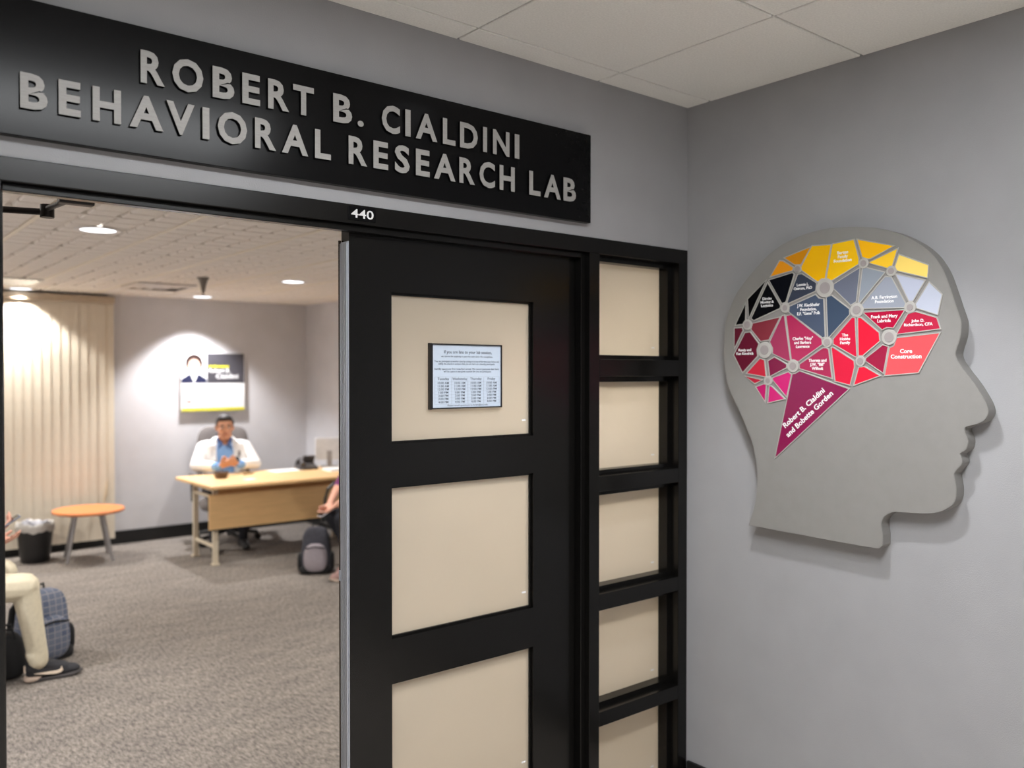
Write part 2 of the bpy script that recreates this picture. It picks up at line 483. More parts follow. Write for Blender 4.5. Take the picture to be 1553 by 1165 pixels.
M_LETTER = mat('brushed_aluminium_letters', (158, 156, 153), 0.6, metal=0.15, var=0.08, scale=40, stretch=(1, 1, 12), bump=0.1, bscale=300)
M_WHITE = mat('white_vinyl', (238, 238, 238), 0.5, var=0.02)
M_ALU = mat('aluminium_edge', (178, 182, 190), 0.35, metal=0.6, var=0.08, scale=60, stretch=(1, 1, 0.05))
M_BASE = mat('black_rubber_baseboard', (14, 14, 14), 0.55, var=0.1)
M_PLAQUE = mat('grey_plaque_paint', (134, 132, 129), 0.6, var=0.025, scale=25, bump=0.15, bscale=500)
M_WEB = mat('plaque_web_paint', (172, 169, 164), 0.6, var=0.03)
M_HUB = mat('plaque_hub_disc', (150, 143, 142), 0.5, var=0.05)
M_FROST = frosted('frosted_glass', (234, 225, 210))
M_CARPET = carpet('loop_carpet', (90, 85, 80), (125, 118, 111), (150, 142, 133))
M_CARPET2 = carpet('corridor_carpet', (166, 158, 148), (200, 190, 178), (216, 206, 194))  # unseen floor, colour raised to throw light back up to the ceiling
M_BLIND = mat('cream_blind_fabric', (216, 206, 188), 0.8, var=0.05, scale=8, stretch=(20, 1, 1.5))
M_RAIL = mat('blind_headrail', (176, 160, 138), 0.5)

# ================================================================== setting
CZ = 2.662        # corridor ceiling
LZ = 2.37         # lab ceiling
LX0, LX1, LY0, LY1 = -3.6, 1.56, 0.13, 6.56
tag(obj('floor', B((-5.0, -3.4, -0.06), (0.0, 0.065, 0.0)), M_CARPET2), 'pale speckled corridor carpet, unseen and lightened to bounce light', None, kind='structure')
tag(obj('floor', B((LX0, 0.065, -0.06), (LX1, LY1, 0.0)), M_CARPET), 'mottled beige and grey loop carpet of the lab', None, kind='structure')
bm = BM()
box(bm, (-5.0, 0.0, 2.106), (0.0, LY0, 2.80))
box(bm, (-5.0, 0.0, 0.0), (-2.386, LY0, 2.106))
box(bm, (0.0, 0.0, 0.0), (LX1 + 0.1, LY0, 2.80))
tag(obj('wall_front', bm, M_WALL), 'grey painted wall around the black doorway', kind='structure')
tag(obj('wall_right', B((0.0, -3.4, 0.0), (0.12, 0.0, 2.80)), M_WALL), 'grey painted wall carrying the head-shaped plaque', kind='structure')
tag(obj('wall_rear', B((-5.0, -3.5, 0.0), (0.12, -3.4, 2.80)), M_WALL), 'grey wall behind the viewer', kind='structure')
tag(obj('wall_left', B((-5.1, -3.5, 0.0), (-5.0, LY0, 2.80)), M_WALL), 'grey wall closing the corridor', kind='structure')
tag(obj('wall_lab_back', B((LX0, LY1, 0.0), (LX1, LY1 + 0.1, 2.55)), M_LABWALL), 'pale grey lab wall behind the desk', kind='structure')
tag(obj('wall_lab_right', B((LX1, LY0, 0.0), (LX1 + 0.1, LY1 + 0.1, 2.55)), M_LABWALL), 'pale grey lab wall beside the desk', kind='structure')
tag(obj('wall_lab_left', B((LX0 - 0.1, LY0, 0.0), (LX0, LY1 + 0.1, 2.55)), M_LABWALL), 'pale grey lab wall across from the desk', kind='structure')
tag(obj('baseboard_right', B((-0.012, -3.4, 0.0), (0.0, -0.012, 0.112), ), M_BASE, bevel=0.002), 'black rubber baseboard under the plaque wall', kind='structure')
tag(obj('baseboard_lab_back', B((LX0, LY1 - 0.014, 0.0), (LX1, LY1, 0.125)), M_BASE, bevel=0.003), 'black baseboard along the lab back wall', kind='structure')
tag(obj('baseboard_lab_right', B((LX1 - 0.014, LY0, 0.0), (LX1, LY1 - 0.014, 0.125)), M_BASE, bevel=0.003), 'black baseboard along the lab side wall', kind='structure')

# corridor ceiling: boards in a recessed grid
ceil = tag(obj('ceiling', B((-5.0, -3.4, 2.70), (0.0, 0.0, 2.78)), M_TILE), 'white suspended corridor ceiling of square boards', kind='structure')
gx = [0.0] + [-0.49 - 0.61 * k for k in range(8)]
gy = [0.0] + [-0.108 - 0.61 * k for k in range(6)]
gx[-1] = max(gx[-1], -5.0); gx.append(-5.0); gy.append(-3.4)
TROFFERS = [((2, 3), 3)]       # x cells, y cell taken by fixtures
taken = {(2, 3), (3, 3)}
for i in range(len(gx) - 1):
    for j in range(len(gy) - 1):
        x1, x0, y1, y0 = gx[i], gx[i + 1], gy[j], gy[j + 1]
        if x1 - x0 < 0.03 or y1 - y0 < 0.03 or (i, j) in taken: continue
        g = 0.004
        obj('ceiling_tile', B((x0 + (g if i < len(gx) - 2 else 0), y0 + g, CZ), (x1 - (g if i else 0), y1 - (g if j else 0), CZ + 0.016)), M_TILE, ceil, bevel=0.0025, seg=1)
for x in gx[1:-1]:
    obj('grid_bar', B((x - 0.012, -3.4, CZ + 0.007), (x + 0.012, 0.0, CZ + 0.03)), M_TBAR, ceil)
for y in gy[1:-1]:
    obj('grid_bar', B((-5.0, y - 0.012, CZ + 0.0075), (0.0, y + 0.012, CZ + 0.029)), M_TBAR, ceil)
for k, (i0, i1, j) in enumerate(((2, 3, 3),)):
    x1, x0, y1, y0 = gx[i0], gx[i1 + 1], gy[j], gy[j + 1]
    t = empty('ceiling_light', ((x0 + x1) / 2, (y0 + y1) / 2, CZ), label='recessed fluorescent ceiling light in front of the lab sign', cat='ceiling light')
    hx, hy = (x1 - x0) / 2 - 0.004, (y1 - y0) / 2 - 0.004
    bm = BM()
    for a, b in (((-hx, -hy, 0.0), (-hx + 0.03, hy, 0.02)), ((hx - 0.03, -hy, 0.0), (hx, hy, 0.02)), ((-hx + 0.03, -hy, 0.0), (hx - 0.03, -hy + 0.03, 0.02)), ((-hx + 0.03, hy - 0.03, 0.0), (hx - 0.03, hy, 0.02))):
        box(bm, a, b)
    obj('frame', bm, M_TBAR, t)
    obj('diffuser', B((-hx + 0.03, -hy + 0.03, 0.006), (hx - 0.03, hy - 0.03, 0.014)), emit('corridor_light_diffuser_%d' % k, (0.96, 0.98, 1.0), CORRIDOR_LIGHT), t)

# lab ceiling: boards scored into small squares
lc = tag(obj('ceiling', B((LX0, LY0, LZ + 0.035), (LX1, LY1, LZ + 0.10)), M_LABTILE), 'tan suspended lab ceiling of scored square boards', kind='structure')
bm = BM()
q = 0.606 / 4
for i in range(4):
    for j in range(4):
        g = 0.013
        x0, y0 = -0.303 + i * q + g, -0.303 + j * q + g
        box(bm, (x0, y0, 0.0), (x0 + q - 2 * g, y0 + q - 2 * g, 0.016))
bmesh.ops.recalc_face_normals(bm, faces=bm.faces[:])
es = [e for e in bm.edges if all(abs(v.co.z) < 1e-6 for v in e.verts)]
bmesh.ops.bevel(bm, geom=es, offset=0.005, segments=1, affect='EDGES')
box(bm, (-0.301, -0.301, 0.016), (0.301, 0.301, 0.024))
tile_me = bpy.data.meshes.new('scored_tile'); bm.to_mesh(tile_me); bm.free(); tile_me.materials.append(M_LABTILE)
tx = [-1.82 + 0.61 * k for k in range(-2, 6)]
ty = [LY0 + 0.24 + 0.61 * k for k in range(0, 11)]
for x in [tx[0] - 0.61] + tx:
    for y in [ty[0] - 0.61] + ty:
        cx, cy = x + 0.305, y + 0.305
        if x + 0.61 > LX1 + 0.02 or x < LX0 - 0.2 or y + 0.61 > LY1 + 0.02 or y < LY0 - 0.02:
            # cut board along the walls
            xa, xb, ya, yb = max(x + 0.004, LX0), min(x + 0.606, LX1), max(y + 0.004, LY0), min(y + 0.606, LY1)
            if xb - xa > 0.02 and yb - ya > 0.02:
                obj('ceiling_tile', B((xa, ya, LZ), (xb, yb, LZ + 0.018)), M_LABTILE, lc)
            continue
        o = bpy.data.objects.new('ceiling_tile', tile_me); COL.objects.link(o); o.parent = lc; o.location = (cx, cy, LZ)
for x in tx:
    obj('grid_bar', B((x - 0.012, LY0, LZ - 0.003), (x + 0.012, LY1, LZ + 0.03)), M_LABTBAR, lc)
for y in ty:
    obj('grid_bar', B((LX0, y - 0.010, LZ - 0.001), (LX1, y + 0.010, LZ + 0.028)), M_LABTILE, lc)

# ------------------------------------------------------------------ doorway: frame, sidelight, leaves
fr = empty('trim_1', (0, 0, 0), label='black painted door frame with header above the open doorway', kind='structure')
FY0, FY1 = -0.004, 0.134
obj('header', B((-2.386, FY0, 2.054), (-0.002, FY1, 2.108)), M_BLACK, fr, bevel=0.002)
obj('jamb', B((-2.386, FY0, 0.0), (-2.334, FY1, 2.054)), M_BLACK, fr, bevel=0.002)
obj('jamb', B((-0.535, FY0, 0.0), (-0.485, FY1, 2.054)), M_BLACK, fr, bevel=0.002)
obj('door_stop', B((-2.330, 0.018, 2.036), (-0.535, 0.047, 2.054)), M_BLACK, fr, bevel=0.002)
obj('door_stop', B((-0.556, 0.018, 0.0), (-0.535, 0.047, 2.036)), M_BLACK, fr, bevel=0.002)
obj('door_stop', B((-2.334, 0.018, 0.0), (-2.328, 0.047, 2.036)), M_BLACK, fr, bevel=0.002)
bm = B((-2.334, 0.065, 0.74), (-2.331, 0.11, 0.96)); box(bm, (-2.331, 0.078, 0.79), (-2.330, 0.096, 0.91))
tag(obj('strike_plate', bm, M_ALU, fr), 'brushed metal strike plate')

wn = empty('window_1', (0, 0, 0), label='black framed sidelight of stacked frosted panes between door and wall corner', kind='structure')
bars = [(2.054, 2.054), (1.680, 1.618), (1.262, 1.207), (0.840, 0.786), (0.416, 0.364), (0.035, 0.0)]
obj('stile', B((-0.054, FY0, 0.0), (-0.002, FY1, 2.054)), M_BLACK, wn, bevel=0.002)
for a, b in bars[1:]:
    obj('cross_bar', B((-0.485, FY0, b), (-0.054, FY1, a)), M_BLACK, wn, bevel=0.002)
for k in range(5):
    z1, z0 = bars[k][1], bars[k + 1][0]
    x0, x1, w = -0.485, -0.054, 0.02
    bm = BM(); frame_rect(bm, x0 + w, x1 - w, z0 + w * 0.8, z1 - w, w, 0.036, 0.080)
    obj('glazing_stop', bm, M_BLACK, wn)
    p = obj('pane', B((x0 + 0.002, 0.0815, z0 + 0.002), (x1 - 0.002, 0.0855, z1 - 0.002)), M_FROST, wn)
    obj('glass_stamp', B((x1 - 0.062, 0.0808, z0 + 0.046), (x1 - 0.044, 0.0814, z0 + 0.052)), M_WHITE, p)

def leaf(name, loc, rz, s, label):
    """door leaf; local x runs from the hinge (0) to the free edge (s*0.909), y = 0 front .. 0.045 back"""
    root = empty(name, loc, rz, label, None, kind='structure')
    W = 0.909
    def bx(nm, x0, x1, y0, y1, z0, z1, m, par=root, bev=0.0015):
        a, b = sorted((s * x0, s * x1))
        return obj(nm, B((a, y0, z0), (b, y1, z1)), m, par, bevel=bev)
    bx('stile', 0.0, 0.207, 0, 0.045, 0.01, 2.046, M_BLACK, bev=0)
    bx('stile', 0.767, W, 0, 0.045, 0.01, 2.046, M_BLACK, bev=0)
    zs = [(1.872, 2.046), (1.289, 1.417), (0.694, 0.828), (0.01, 0.245)]
    for a, b in zs:
        bx('rail', 0.207, 0.767, 0, 0.045, a, b, M_BLACK, bev=0)
    panes = []
    for k in range(3):
        z1, z0 = zs[k][0], zs[k + 1][1]
        bm = BM(); a, b = sorted((s * 0.207, s * 0.767))
        w = 0.007
        frame_rect(bm, a + w, b - w, z0 + w, z1 - w, w, 0.011, 0.018)
        obj('glazing_bead', bm, M_BLACK, root)
        p = bx('pane', 0.2075, 0.7665, 0.0185, 0.0245, z0 + 0.0005, z1 - 0.0005, M_FROST, bev=0)
        a, b = sorted((s * 0.225, s * 0.243))
        obj('glass_stamp', B((a, 0.0178, z0 + 0.05), (b, 0.0184, z0 + 0.056)), M_WHITE, p)
        panes.append(p)
    # ribbed aluminium strip on the meeting edge
    ed = BM()
    a, b = sorted((s * W, s * (W + 0.003)))
    box(ed, (a, 0.001, 0.012), (b, 0.044, 2.012))
    for k in range(5):
        a, b = sorted((s * (W + 0.003), s * (W + 0.007)))
        y = 0.004 + k * 0.0085
        box(ed, (a, y, 0.012), (b, y + 0.005, 2.008))
    tag(obj('meeting_edge', ed, M_ALU, root), 'ribbed aluminium edge strip')
    a, b = sorted((s * (W + 0.002), s * (W + 0.009)))
    tag(obj('flush_bolt', B((a, 0.040, 1.02), (b, 0.050, 1.05)), M_ALU, root), 'small metal bolt')
    obj('brush_seal', B((min(s * (W + 0.001), s * (W + 0.008)), 0.045, 0.02), (max(s * (W + 0.001), s * (W + 0.008)), 0.050, 2.018)), mat('dark_brush_seal', (58, 48, 38), 0.9), root)
    return root
leaf('door_1', (-0.542, 0.05, 0), 0, -1, 'closed black door leaf with three frosted glass panes')
d2 = leaf('door_2', (-2.325, 0.085, 0), R(92), 1, 'open black door leaf folded back into the lab')
t = empty('door_closer', (-2.36, 0.5, 2.0), label='dark door closer with folding arm above the open leaf', cat='door closer')
M_DARK = mat('dark_bronze_metal', (44, 40, 38), 0.4, metal=0.5)
obj('body', B((-0.045, 0.08, -0.06), (0.0, 0.36, 0.02)), M_DARK, t, bevel=0.006)
bm = BM(); tube(bm, [(-0.02, 0.2, 0.02), (-0.02, 0.2, 0.075)], 0.012); tube(bm, [(-0.02, 0.2, 0.070), (0.10, 0.02, 0.076), (0.204, -0.05, 0.070)], 0.009)
obj('main_arm', bm, M_DARK, t, smooth=True)
bm = BM(); tube(bm, [(0.204, -0.05, 0.055), (0.204, -0.05, 0.090)], 0.018); tube(bm, [(0.204, -0.05, 0.080), (0.206, -0.34, 0.062)], 0.008)
obj('forearm', bm, M_DARK, t, smooth=True)
obj('bracket', B((0.17, -0.366, 0.045), (0.25, -0.335, 0.085)), M_DARK, t, bevel=0.004)

# ------------------------------------------------------------------ long sign over the door
sg = empty('wall_sign', (-1.465, 0.0, 2.303), label='long black sign with raised silver capitals above the doorway', cat='sign')
obj('panel', B((-0.910, -0.030, -0.152), (0.910, -0.006, 0.152)), M_SIGN, sg, bevel=0.0015)
bm = BM()
box(bm, (-0.75, -0.006, -0.1), (0.75, 0.0, 0.1))
obj('mounting_block', bm, M_BLACK, sg)
for row, z0, z1 in ((ROW1, 2.3195, 2.3970), (ROW2, 2.2112, 2.2892)):
    for ch, a, b in row:
        zz1 = z1 if ch != '.' else z0 + 0.017
        ov = 0.0015 if ch in 'OCS' else 0
        lt = fit_text('letter', ch, [M_LETTER, M_SIGN], sg, a / 1e4 + 1.465, b / 1e4 + 1.465, z0 - 2.303 - ov, zz1 - 2.303 + ov, lambda u, v, d: (u, -0.030 - d, v), depth=0.009, offset=LETTER_OFF)
        for p_ in lt.data.polygons: p_.material_index = 0 if p_.normal.y < -0.7 else 1

# room number
t = empty('room_number_plate', (-1.439, FY0, 2.0825), label='small black plate reading 440 on the door header', cat='number plate')
obj('plate', B((-0.044, -0.003, -0.019), (0.044, 0.0, 0.019)), M_SIGN, t, bevel=0.001)
fit_text('numerals', '440', M_WHITE, t, -0.036, 0.036, -0.0125, 0.0125, lambda u, v, d: (u, -0.003 - d, v), depth=0.001, offset=0.008)

# notice on the top pane
t = empty('notice_holder', (-1.024, 0.0685, 1.62), label='pale blue printed notice in a black holder on the top door pane', cat='notice')
M_PAPER = mat('pale_blue_paper', (182, 194, 208), 0.6, var=0.015)
M_INK = mat('dark_ink', (52, 56, 66), 0.6)
bm = BM(); frame_rect(bm, -0.133, 0.139, -0.099, 0.099, 0.004, -0.014, -0.001)
box(bm, (-0.143, -0.014, -0.104), (-0.137, -0.001, 0.104))
obj('holder_frame', bm, mat('black_plastic', (18, 18, 20), 0.35), t)
pg = obj('paper', B((-0.133, -0.010, -0.099), (0.139, -0.004, 0.099)), M_PAPER, t)
wr = lambda u, v, d: (u, -0.0101 - d, v)
def line_of(s_, x0, x1, z, h, off=0.0): fit_text('printed_line', s_, M_INK, pg, x0, x1, z, z + h, wr, depth=0.0003, offset=off)
line_of('If you are late to your lab session,', -0.088, 0.102, 0.069, 0.0135, 0.004)
line_of('we cannot let anybody in past the start time. No exceptions.', -0.099, 0.106, 0.0585, 0.0078)
line_of('You can participate at another time by coming in at any of the time slots below and', -0.125, 0.132, 0.0425, 0.0080)
line_of('telling the check in assistant that you are here as a standby participant.', -0.110, 0.115, 0.0345, 0.0080)
line_of('Standby spaces are first come first served. We cannot guarantee that there', -0.125, 0.132, 0.0185, 0.0080)
line_of('will be space in any given session for you to participate.', -0.090, 0.100, 0.0105, 0.0080)
days = ['Tuesday', 'Wednesday', 'Thursday', 'Friday']
hrs = ['10:00 AM', '11:00 AM', '12:00 PM', '1:00 PM', '2:00 PM', '3:00 PM', '4:00 PM']
for c in range(4):
    xc = -0.091 + c * 0.064
    hw = (0.022, 0.029, 0.023, 0.016)[c]
    line_of(days[c], xc - hw, xc + hw, -0.0145, 0.0105, 0.004)
    for k, h in enumerate(hrs):
        line_of(h, xc - (0.021 if k < 3 else 0.019), xc + (0.021 if k < 3 else 0.019), -0.0245 - k * 0.0101, 0.0068, 0.003)
bm = BM()
for k in range(5): x = -0.123 + k * 0.064; box(bm, (x - 0.0004, -0.0103, -0.089), (x + 0.0004, -0.0100, -0.002))
for k in range(9): z = -0.002 - 0.0150 * (k > 0) - 0.0102 * max(0, k - 1); box(bm, (-0.123, -0.0103, max(z, -0.089) - 0.0003), (0.133, -0.0100, max(z, -0.089) + 0.0003))
obj('table_rules', bm, mat('grey_rule', (150, 160, 172), 0.6), pg)
line_of('Please email questions to brlab@asu.edu', -0.075, 0.085, -0.0965, 0.0068)

# ------------------------------------------------------------------ head-shaped plaque
PT = 0.052
pq = empty('head_plaque', (0.0, -0.68, 1.60), label='large grey head profile plaque with coloured mosaic brain on the wall', cat='plaque')
pf = lambda u, v, d: (-PT - d, u + 0.68, v - 1.60)
def smooth_poly(pts, n=3):
    """Catmull-Rom through the traced profile"""
    out = []
    m = len(pts)
    for i in range(m):
        p0, p1, p2, p3 = (np.array(pts[(i + k) % m], float) for k in (-1, 0, 1, 2))
        sharp = i in SHARP or (i + 1) % m in SHARP
        for s in range(n):
            t_ = s / n
            if sharp: out.append(tuple(p1 + (p2 - p1) * t_))
            else: out.append(tuple(0.5 * ((2 * p1) + (-p0 + p2) * t_ + (2 * p0 - 5 * p1 + 4 * p2 - p3) * t_ ** 2 + (-p0 + 3 * p1 - 3 * p2 + p3) * t_ ** 3)))
    return out
SHARP = {0, len(HEAD) - 1, len(HEAD) - 2, len(HEAD) - 3}
prof = smooth_poly([(a / 1e4, b / 1e4) for a, b in HEAD], 3)
bm = BM()
prism(bm, prof, -PT + 0.002, -0.0015, pf)
inner = prof
ctr = np.array(prof)
nrm = []
for i in range(len(prof)):
    d = ctr[(i + 1) % len(prof)] - ctr[i - 1]; d = d / (np.linalg.norm(d) + 1e-9)
    nrm.append(np.array([d[1], -d[0]]))
area = sum(prof[i][0] * prof[(i + 1) % len(prof)][1] - prof[(i + 1) % len(prof)][0] * prof[i][1] for i in range(len(prof)))
sgn = -1 if area > 0 else 1
prof2 = [tuple(ctr[i] + sgn * nrm[i] * 0.0015) for i in range(len(prof))]
prism(bm, prof2, -0.0015, 0.0, pf)
obj('head_panel', bm, M_PLAQUE, pq)

def inset(pts, w):
    p = np.array(pts, float); n = len(p); out = []
    ar = sum(p[i][0] * p[(i + 1) % n][1] - p[(i + 1) % n][0] * p[i][1] for i in range(n))
    s_ = 1 if ar > 0 else -1
    for i in range(n):
        d0 = p[i] - p[i - 1]; d1 = p[(i + 1) % n] - p[i]
        d0 /= np.linalg.norm(d0) + 1e-9; d1 /= np.linalg.norm(d1) + 1e-9
        n0 = s_ * np.array([-d0[1], d0[0]]); n1 = s_ * np.array([-d1[1], d1[0]])
        b = n0 + n1; b /= np.linalg.norm(b) + 1e-9
        out.append(p[i] + b * w / max(0.45, b @ n0))
    return [tuple(v) for v in out]
panel_objs = []
for col, pts in PANELS:
    P = [(a / 1e4, b / 1e4) for a, b in pts]
    key = 'acrylic_%02x%02x%02x' % col
    m = mat(key, col, 0.16, var=0.04, scale=4, spec=0.5)
    # raised lip around a slightly sunken coloured acrylic piece
    o_ = inset(P, -0.0028)
    bm = BM()
    n = len(P)
    A = [bm.verts.new(pf(u, v, 0.0)) for u, v in inset(P, -0.0034)]
    T = [bm.verts.new(pf(u, v, 0.0035)) for u, v in o_]
    I = [bm.verts.new(pf(u, v, 0.0035)) for u, v in P]
    L = [bm.verts.new(pf(u, v, 0.0008)) for u, v in P]
    for i in range(n):
        j = (i + 1) % n
        bm.faces.new((A[i], A[j], T[j], T[i])); bm.faces.new((T[i], T[j], I[j], I[i])); bm.faces.new((I[i], I[j], L[j], L[i]))
    lip = obj('panel_lip', bm, M_WEB, pq)
    bm = BM(); prism(bm, inset(P, 0.0001), 0.0004, 0.0024, pf)
    panel_objs.append(obj('mosaic_panel', bm, m, pq))
for y, z, r0, r1 in HUBS:
    y, z, r0, r1 = y / 1e4, z / 1e4, r0 / 1e4, r1 / 1e4
    bm = BM(); prism(bm, [(y + r0 * math.cos(2 * math.pi * k / 28), z + r0 * math.sin(2 * math.pi * k / 28)) for k in range(28)], 0.0, 0.0048, pf)
    h = obj('hub_ring', bm, M_WEB, pq, bevel=0.001, seg=1)
    bm = BM(); prism(bm, [(y + r1 * math.cos(2 * math.pi * k / 24), z + r1 * math.sin(2 * math.pi * k / 24)) for k in range(24)], 0.0046, 0.0062, pf)
    obj('hub_disc', bm, M_HUB, h, bevel=0.0006, seg=1)
tf = lambda u, v, d: (-PT - 0.0024 - d, -u + 0.68, v - 1.60)
for i, lines, y0, y1, zt, zb in PTEXT:
    fit_text('lettering', '\n'.join(lines), M_WHITE, panel_objs[i], -y0 / 1e4, -y1 / 1e4, zb / 1e4, zt / 1e4, tf, depth=0.0008, offset=0.02, line=0.95)
# the long dedication runs up along the slanted edge
a = np.array([0.4757, 1.4396]); b = np.array([0.6256, 1.5693])
c_ = np.array([0.4875, 1.4082]); d_ = np.array([0.6556, 1.5600])
for s_, p0, p1, h in (('Robert B. Cialdini', a, b, 0.0185), ('and Bobette Gorden', c_, d_, 0.0185)):
    ex = (p1 - p0) / np.linalg.norm(p1 - p0); ey = np.array([-ex[1], ex[0]])
    def rf(u, v, d, p0=p0, ex=ex, ey=ey):
        q_ = p0 + ex * u + ey * v
        return tf(q_[0], q_[1], d)
    fit_text('lettering', s_, M_WHITE, panel_objs[31], 0.0, float(np.linalg.norm(p1 - p0)), 0.0, h, rf, depth=0.0008, offset=0.02)

# ================================================================== the lab behind the doorway
M_SKIN = mat('skin', (196, 142, 112), 0.55, var=0.05, scale=20)
M_SKIN2 = mat('fair_skin', (214, 160, 138), 0.55, var=0.05, scale=20)
M_JACKET = mat('white_jacket_cloth', (232, 230, 228), 0.85, var=0.04, scale=40)
M_SHIRT = mat('light_blue_shirt_cloth', (128, 168, 216), 0.85, var=0.06, scale=60)
M_COLLAR = mat('blue_collar_cloth', (78, 104, 158), 0.85, var=0.06)
M_NAVY = mat('dark_trouser_cloth', (36, 38, 46), 0.9, var=0.1)
M_BEIGE = mat('beige_trouser_cloth', (206, 196, 172), 0.9, var=0.05, scale=50, bump=0.3, bscale=90)
M_HAIR = mat('dark_hair', (40, 36, 35), 0.6, var=0.25, scale=90, stretch=(6, 1, 1))
M_HAIR2 = mat('brown_hair', (74, 50, 36), 0.6, var=0.25, scale=90, stretch=(6, 1, 1))
M_BLKP = mat('black_plastic_gloss', (22, 22, 24), 0.35)
M_BLKC = mat('black_cloth', (24, 24, 26), 0.85, var=0.2, scale=60)
M_GREYC = mat('grey_upholstery', (112, 106, 104), 0.9, var=0.06, scale=80, bump=0.2)
M_MAPLE = mat('maple_laminate', (226, 186, 132), 0.45, var=0.06, scale=6, stretch=(1, 12, 12))
M_CREAM = mat('cream_enamel', (206, 194, 172), 0.45, var=0.03)
M_ORANGE = mat('cherry_laminate', (200, 122, 70), 0.45, var=0.06, scale=7, stretch=(1, 10, 1))
M_STEEL = mat('satin_steel', (166, 164, 164), 0.35, metal=0.7, var=0.04)
M_SCREEN = mat('dark_glass', (20, 22, 28), 0.1)

# ------------------------------------------------------------------ ceiling fixtures
def downlight(x, y, watts, size, blend, col, label, group=None, lit=3.0, z=LZ):
    t = empty('downlight', (x, y, z), label=label, cat='ceiling light', group=group)
    bm = BM(); lathe(bm, [(0.088, -0.001), (0.112, -0.001), (0.114, -0.004), (0.112, -0.008), (0.086, -0.005), (0.088, -0.001)], n=32)
    obj('trim_ring', bm, mat('white_trim_enamel', (226, 222, 218), 0.4), t, smooth=True)
    bm = BM(); lathe(bm, [(0.0, -0.003), (0.088, -0.003), (0.088, -0.001), (0.0, -0.001)], n=32)
    obj('lens', bm, emit('downlight_lens', (0.95, 0.96, 1.0), lit), t)
    ld = bpy.data.lights.new('downlight_lamp', 'SPOT')
    ld.energy = watts; ld.spot_size = R(size); ld.spot_blend = blend; ld.color = col; ld.shadow_soft_size = 0.06
    lo = bpy.data.objects.new('downlight_lamp', ld); COL.objects.link(lo); lo.parent = t; lo.location = (0, 0, -0.014)
    return t
COOL = (0.97, 0.97, 1.0); WARM = (1.0, 0.965, 0.92)
downlight(-1.90, -2.75, CAN_W * 2.6, 84, 0.5, (0.96, 0.97, 1.0), 'added unseen corridor downlight near the rear wall', z=CZ)  # added behind the camera so the floor bounces light upward
downlight(-0.80, -0.82, CAN_W * 0.74, 104, 0.55, (0.96, 0.97, 1.0), 'round corridor downlight above the head plaque', z=CZ)
downlight(-2.45, -1.05, CAN_W * 0.8, 104, 0.55, (0.96, 0.97, 1.0), 'added unseen corridor downlight before the open doorway', z=CZ)  # unseen, added to light the doorway side and the floor
downlight(-1.50, 2.62, DOWN_W * 0.68, 164, 0.85, WARM, 'round lit downlight over the open carpet near the doorway')
downlight(0.38, 4.35, DOWN_W, 164, 0.85, WARM, 'round lit downlight over the front of the desk')
downlight(0.30, 6.19, SPOT_W, 104, 0.55, COOL, 'round downlight washing the wall above the poster')
downlight(-1.22, 6.37, SPOT_W * 0.6, 112, 0.35, WARM, 'round downlight washing the vertical blinds above the waste bin')
downlight(-1.75, 6.37, SPOT_W * 0.6, 112, 0.35, WARM, 'round downlight washing the vertical blinds at their far end')
for x, y, w_ in ((-3.28, 2.3, 'nearest the open leaf'), (-3.28, 4.7, 'nearest the blinds')):
    downlight(x, y, SPOT_W, 100, 0.4, COOL, 'added unseen downlight washing the lab side wall ' + w_)  # unseen washers added so the side wall bounces light to the ceiling
for x, y, w_ in ((0.7, 2.0, 'behind the closed door leaf'), (-0.15, 0.95, 'just inside the doorway'), (-2.75, 1.3, 'behind the open door leaf'), (-2.8, 4.3, 'behind the person in beige trousers')):
    downlight(x, y, DOWN_W * (1.6 if y < 1.0 else 1.0), 164, 0.85, WARM, 'added unseen downlight in the lab ceiling ' + w_)  # unseen extras added for lab ambient; the nearest one brightens the panes

t = empty('air_diffuser', (-0.36, 5.37, LZ), label='square louvred air diffuser in the lab ceiling near the poster', cat='air vent')
M_VENT = mat('vent_enamel', (214, 206, 198), 0.4); M_VDARK = mat('vent_dark', (40, 38, 36), 0.8)
obj('backing', B((-0.24, -0.24, -0.006), (0.24, 0.24, -0.002)), M_VDARK, t)
for k, w in enumerate((0.24, 0.17, 0.10)):
    bm = BM()
    for s in range(4):
        a0 = R(90 * s + 45); a1 = R(90 * s + 135)
        p = [(w * 1.414 * math.cos(a0), w * 1.414 * math.sin(a0)), (w * 1.414 * math.cos(a1), w * 1.414 * math.sin(a1))]
        q_ = [((w - 0.045) * 1.414 * math.cos(a), (w - 0.045) * 1.414 * math.sin(a)) for a in (a0, a1)]
        zo, zi = -0.006 - 0.004 * k, -0.022 - 0.003 * k
        v = [bm.verts.new((*p[0], zo)), bm.verts.new((*p[1], zo)), bm.verts.new((*q_[1], zi)), bm.verts.new((*q_[0], zi))]
        u = [bm.verts.new((*p[0], zo - 0.003)), bm.verts.new((*p[1], zo - 0.003)), bm.verts.new((*q_[1], zi - 0.003)), bm.verts.new((*q_[0], zi - 0.003))]
        bm.faces.new(v); bm.faces.new(u[::-1])
        for i in range(4): bm.faces.new((v[i], v[(i + 1) % 4], u[(i + 1) % 4], u[i]))
    bmesh.ops.remove_doubles(bm, verts=bm.verts[:], dist=1e-5)
    obj('louvre', bm, M_VENT, t)
t = empty('return_grille', (-1.515, 5.72, LZ), label='silver return air grille in the lab ceiling above the blinds', cat='air vent')
bm = BM()
